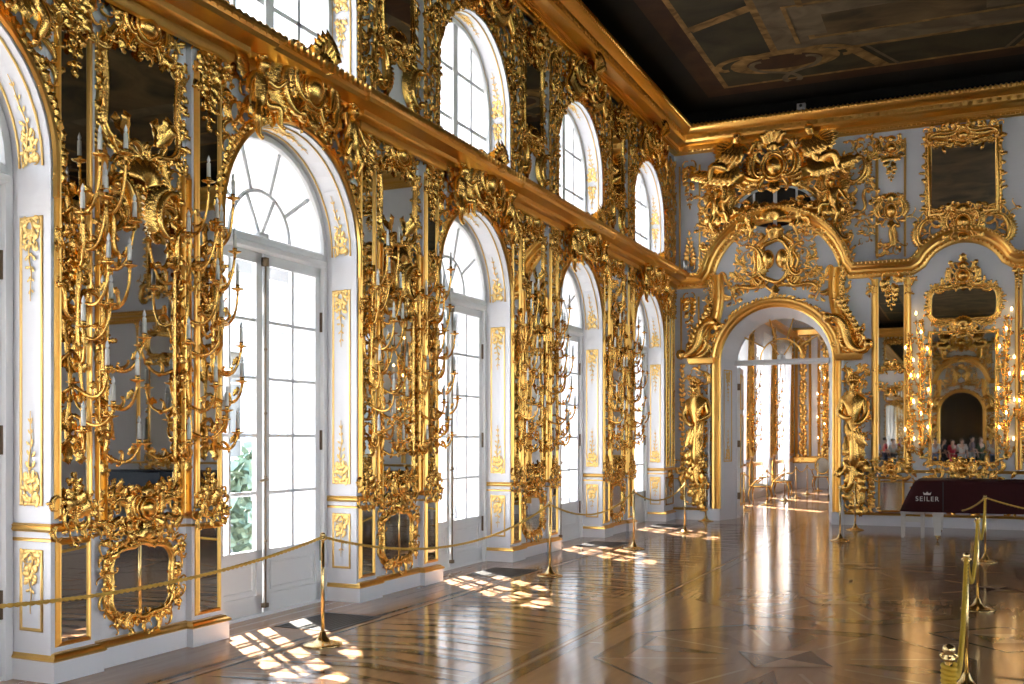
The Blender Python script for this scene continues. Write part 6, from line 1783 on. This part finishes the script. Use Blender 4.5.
for i, (x, y) in enumerate(((-24, 23.5), (-26, 33.0), (-22, 41.))):
    rnd = random.Random(400 + i); r = empty('tree', (x, y, -6)); tag(r, 'green tree in the courtyard, %s from the camera' % ('first', 'second', 'third')[i], 'tree', 'courtyard trees')
    g = MB(); sweep(g, [(0, 0, 0), (.1, 0, 2), (0, .1, 4)], [.28, .2, .12], 8, ref=(1, 0, 0)); g.obj('trunk', M['bark'], r)
    g = MB()
    for j in range(520):
        d = np.array([rnd.gauss(0, 1), rnd.gauss(0, 1), rnd.gauss(0, 1)]); d /= np.linalg.norm(d); p_ = d * np.array([1.8, 1.8, 2.3]) * rnd.uniform(.55, 1.) + np.array([0, 0, 5.2])
        a = np.array([rnd.gauss(0, 1) for _ in range(3)]); b = np.array([rnd.gauss(0, 1) for _ in range(3)]); a *= .35 / np.linalg.norm(a); b *= .35 / np.linalg.norm(b)
        g.add([p_ - a, p_ + b, p_ + a, p_ - b], [(0, 1, 2, 3)])
    g.obj('crown', M['leafgreen'], r, smooth=False)
for k in (0, 1, 2, 3, 4):
    r = empty('balcony_railing', (X0 - 1.95, win_y(k), 0), LEFT); tag(r, 'white balcony railing with scrolls outside the tall ' + W_NAMES[k], 'railing', 'balcony railings')
    rnd = random.Random(7); g = MB(); g.box(-1.2, 1.2, -.04, .04, .95, 1.02); g.box(-1.2, 1.2, -.03, .03, .08, .12); g.obj('rails', M['joinery'], r, smooth=False)
    g = MB()
    for x in np.arange(-1.15, 1.2, .16): sweep(g, [(x, 0, .1), (x, 0, .97)], .013, 5)
    g.obj('balusters', M['joinery'], r)
    g = MB(); ring(g, (0, .53), .22, .3, .02, .02, 20, 5); scroll(g, (-.4, .53), .6, PI / 2, 1, 'S', 0, .0, .06, .05); scroll(g, (.4, .53), .6, PI / 2, -1, 'S', 0, .0, .06, .05); g.obj('scroll_panel', M['joinery'], r)
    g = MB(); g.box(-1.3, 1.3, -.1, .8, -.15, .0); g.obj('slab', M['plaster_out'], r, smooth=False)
# ================================================================== light and camera
w = bpy.data.worlds.new('sky'); sc.world = w; w.use_nodes = True
nt = w.node_tree; nt.nodes.clear()
out = N(nt, 'ShaderNodeOutputWorld'); bg = N(nt, 'ShaderNodeBackground')
tc = N(nt, 'ShaderNodeTexCoord'); sep = N(nt, 'ShaderNodeSeparateXYZ'); rp_ = N(nt, 'ShaderNodeValToRGB')
nt.links.new(tc.outputs['Generated'], sep.inputs[0]); nt.links.new(sep.outputs['Z'], rp_.inputs[0])
e = rp_.color_ramp.elements
e[0].position = .0; e[0].color = (.95, .96, 1., 1); e[1].position = .75; e[1].color = (.35, .60, 1., 1)
x = e.new(.2); x.color = (.80, .90, 1., 1)
# added sky scaling: dimmer court side, brighter garden side, evens the room's light
mr = N(nt, 'ShaderNodeMapRange'); mr.inputs['From Min'].default_value = -.5; mr.inputs['From Max'].default_value = .5; mr.inputs['To Min'].default_value = .52; mr.inputs['To Max'].default_value = 1.6
vm = N(nt, 'ShaderNodeVectorMath', operation='SCALE')
nt.links.new(sep.outputs['X'], mr.inputs['Value']); nt.links.new(rp_.outputs[0], vm.inputs[0]); nt.links.new(mr.outputs['Result'], vm.inputs['Scale'])
nt.links.new(vm.outputs['Vector'], bg.inputs['Color']); bg.inputs['Strength'].default_value = 7.0
nt.links.new(bg.outputs[0], out.inputs['Surface'])

sun = bpy.data.lights.new('sun', 'SUN'); sun.energy = 42.; sun.angle = math.radians(.55); sun.color = (1., .95, .88)
so = bpy.data.objects.new('sun', sun); COL.objects.link(so)
so.rotation_euler = Vector((.70, -.546, -1.)).to_track_quat('-Z', 'Y').to_euler()

cam = bpy.data.cameras.new('camera'); co = bpy.data.objects.new('camera', cam); COL.objects.link(co)
cam.sensor_width = 36.; cam.lens = 36. * 1022 / 1024; cam.shift_y = 98 / 1024; cam.clip_start = .05; cam.clip_end = 500
co.location = (0, 0, EYE); co.rotation_euler = (PI / 2, 0, math.radians(24.28))
sc.camera = co

sc.view_settings.view_transform = 'Standard'; sc.view_settings.look = 'None'
sc.view_settings.gamma = 1.; sc.view_settings.use_curve_mapping = False
sc.view_settings.exposure = 0.27
cy = sc.cycles
cy.use_denoising = True; cy.denoiser = 'OPENIMAGEDENOISE'
cy.max_bounces = 10; cy.diffuse_bounces = 5; cy.glossy_bounces = 6; cy.transmission_bounces = 6; cy.transparent_max_bounces = 12
cy.sample_clamp_indirect = 6.; cy.caustics_reflective = False; cy.caustics_refractive = False; cy.blur_glossy = .5
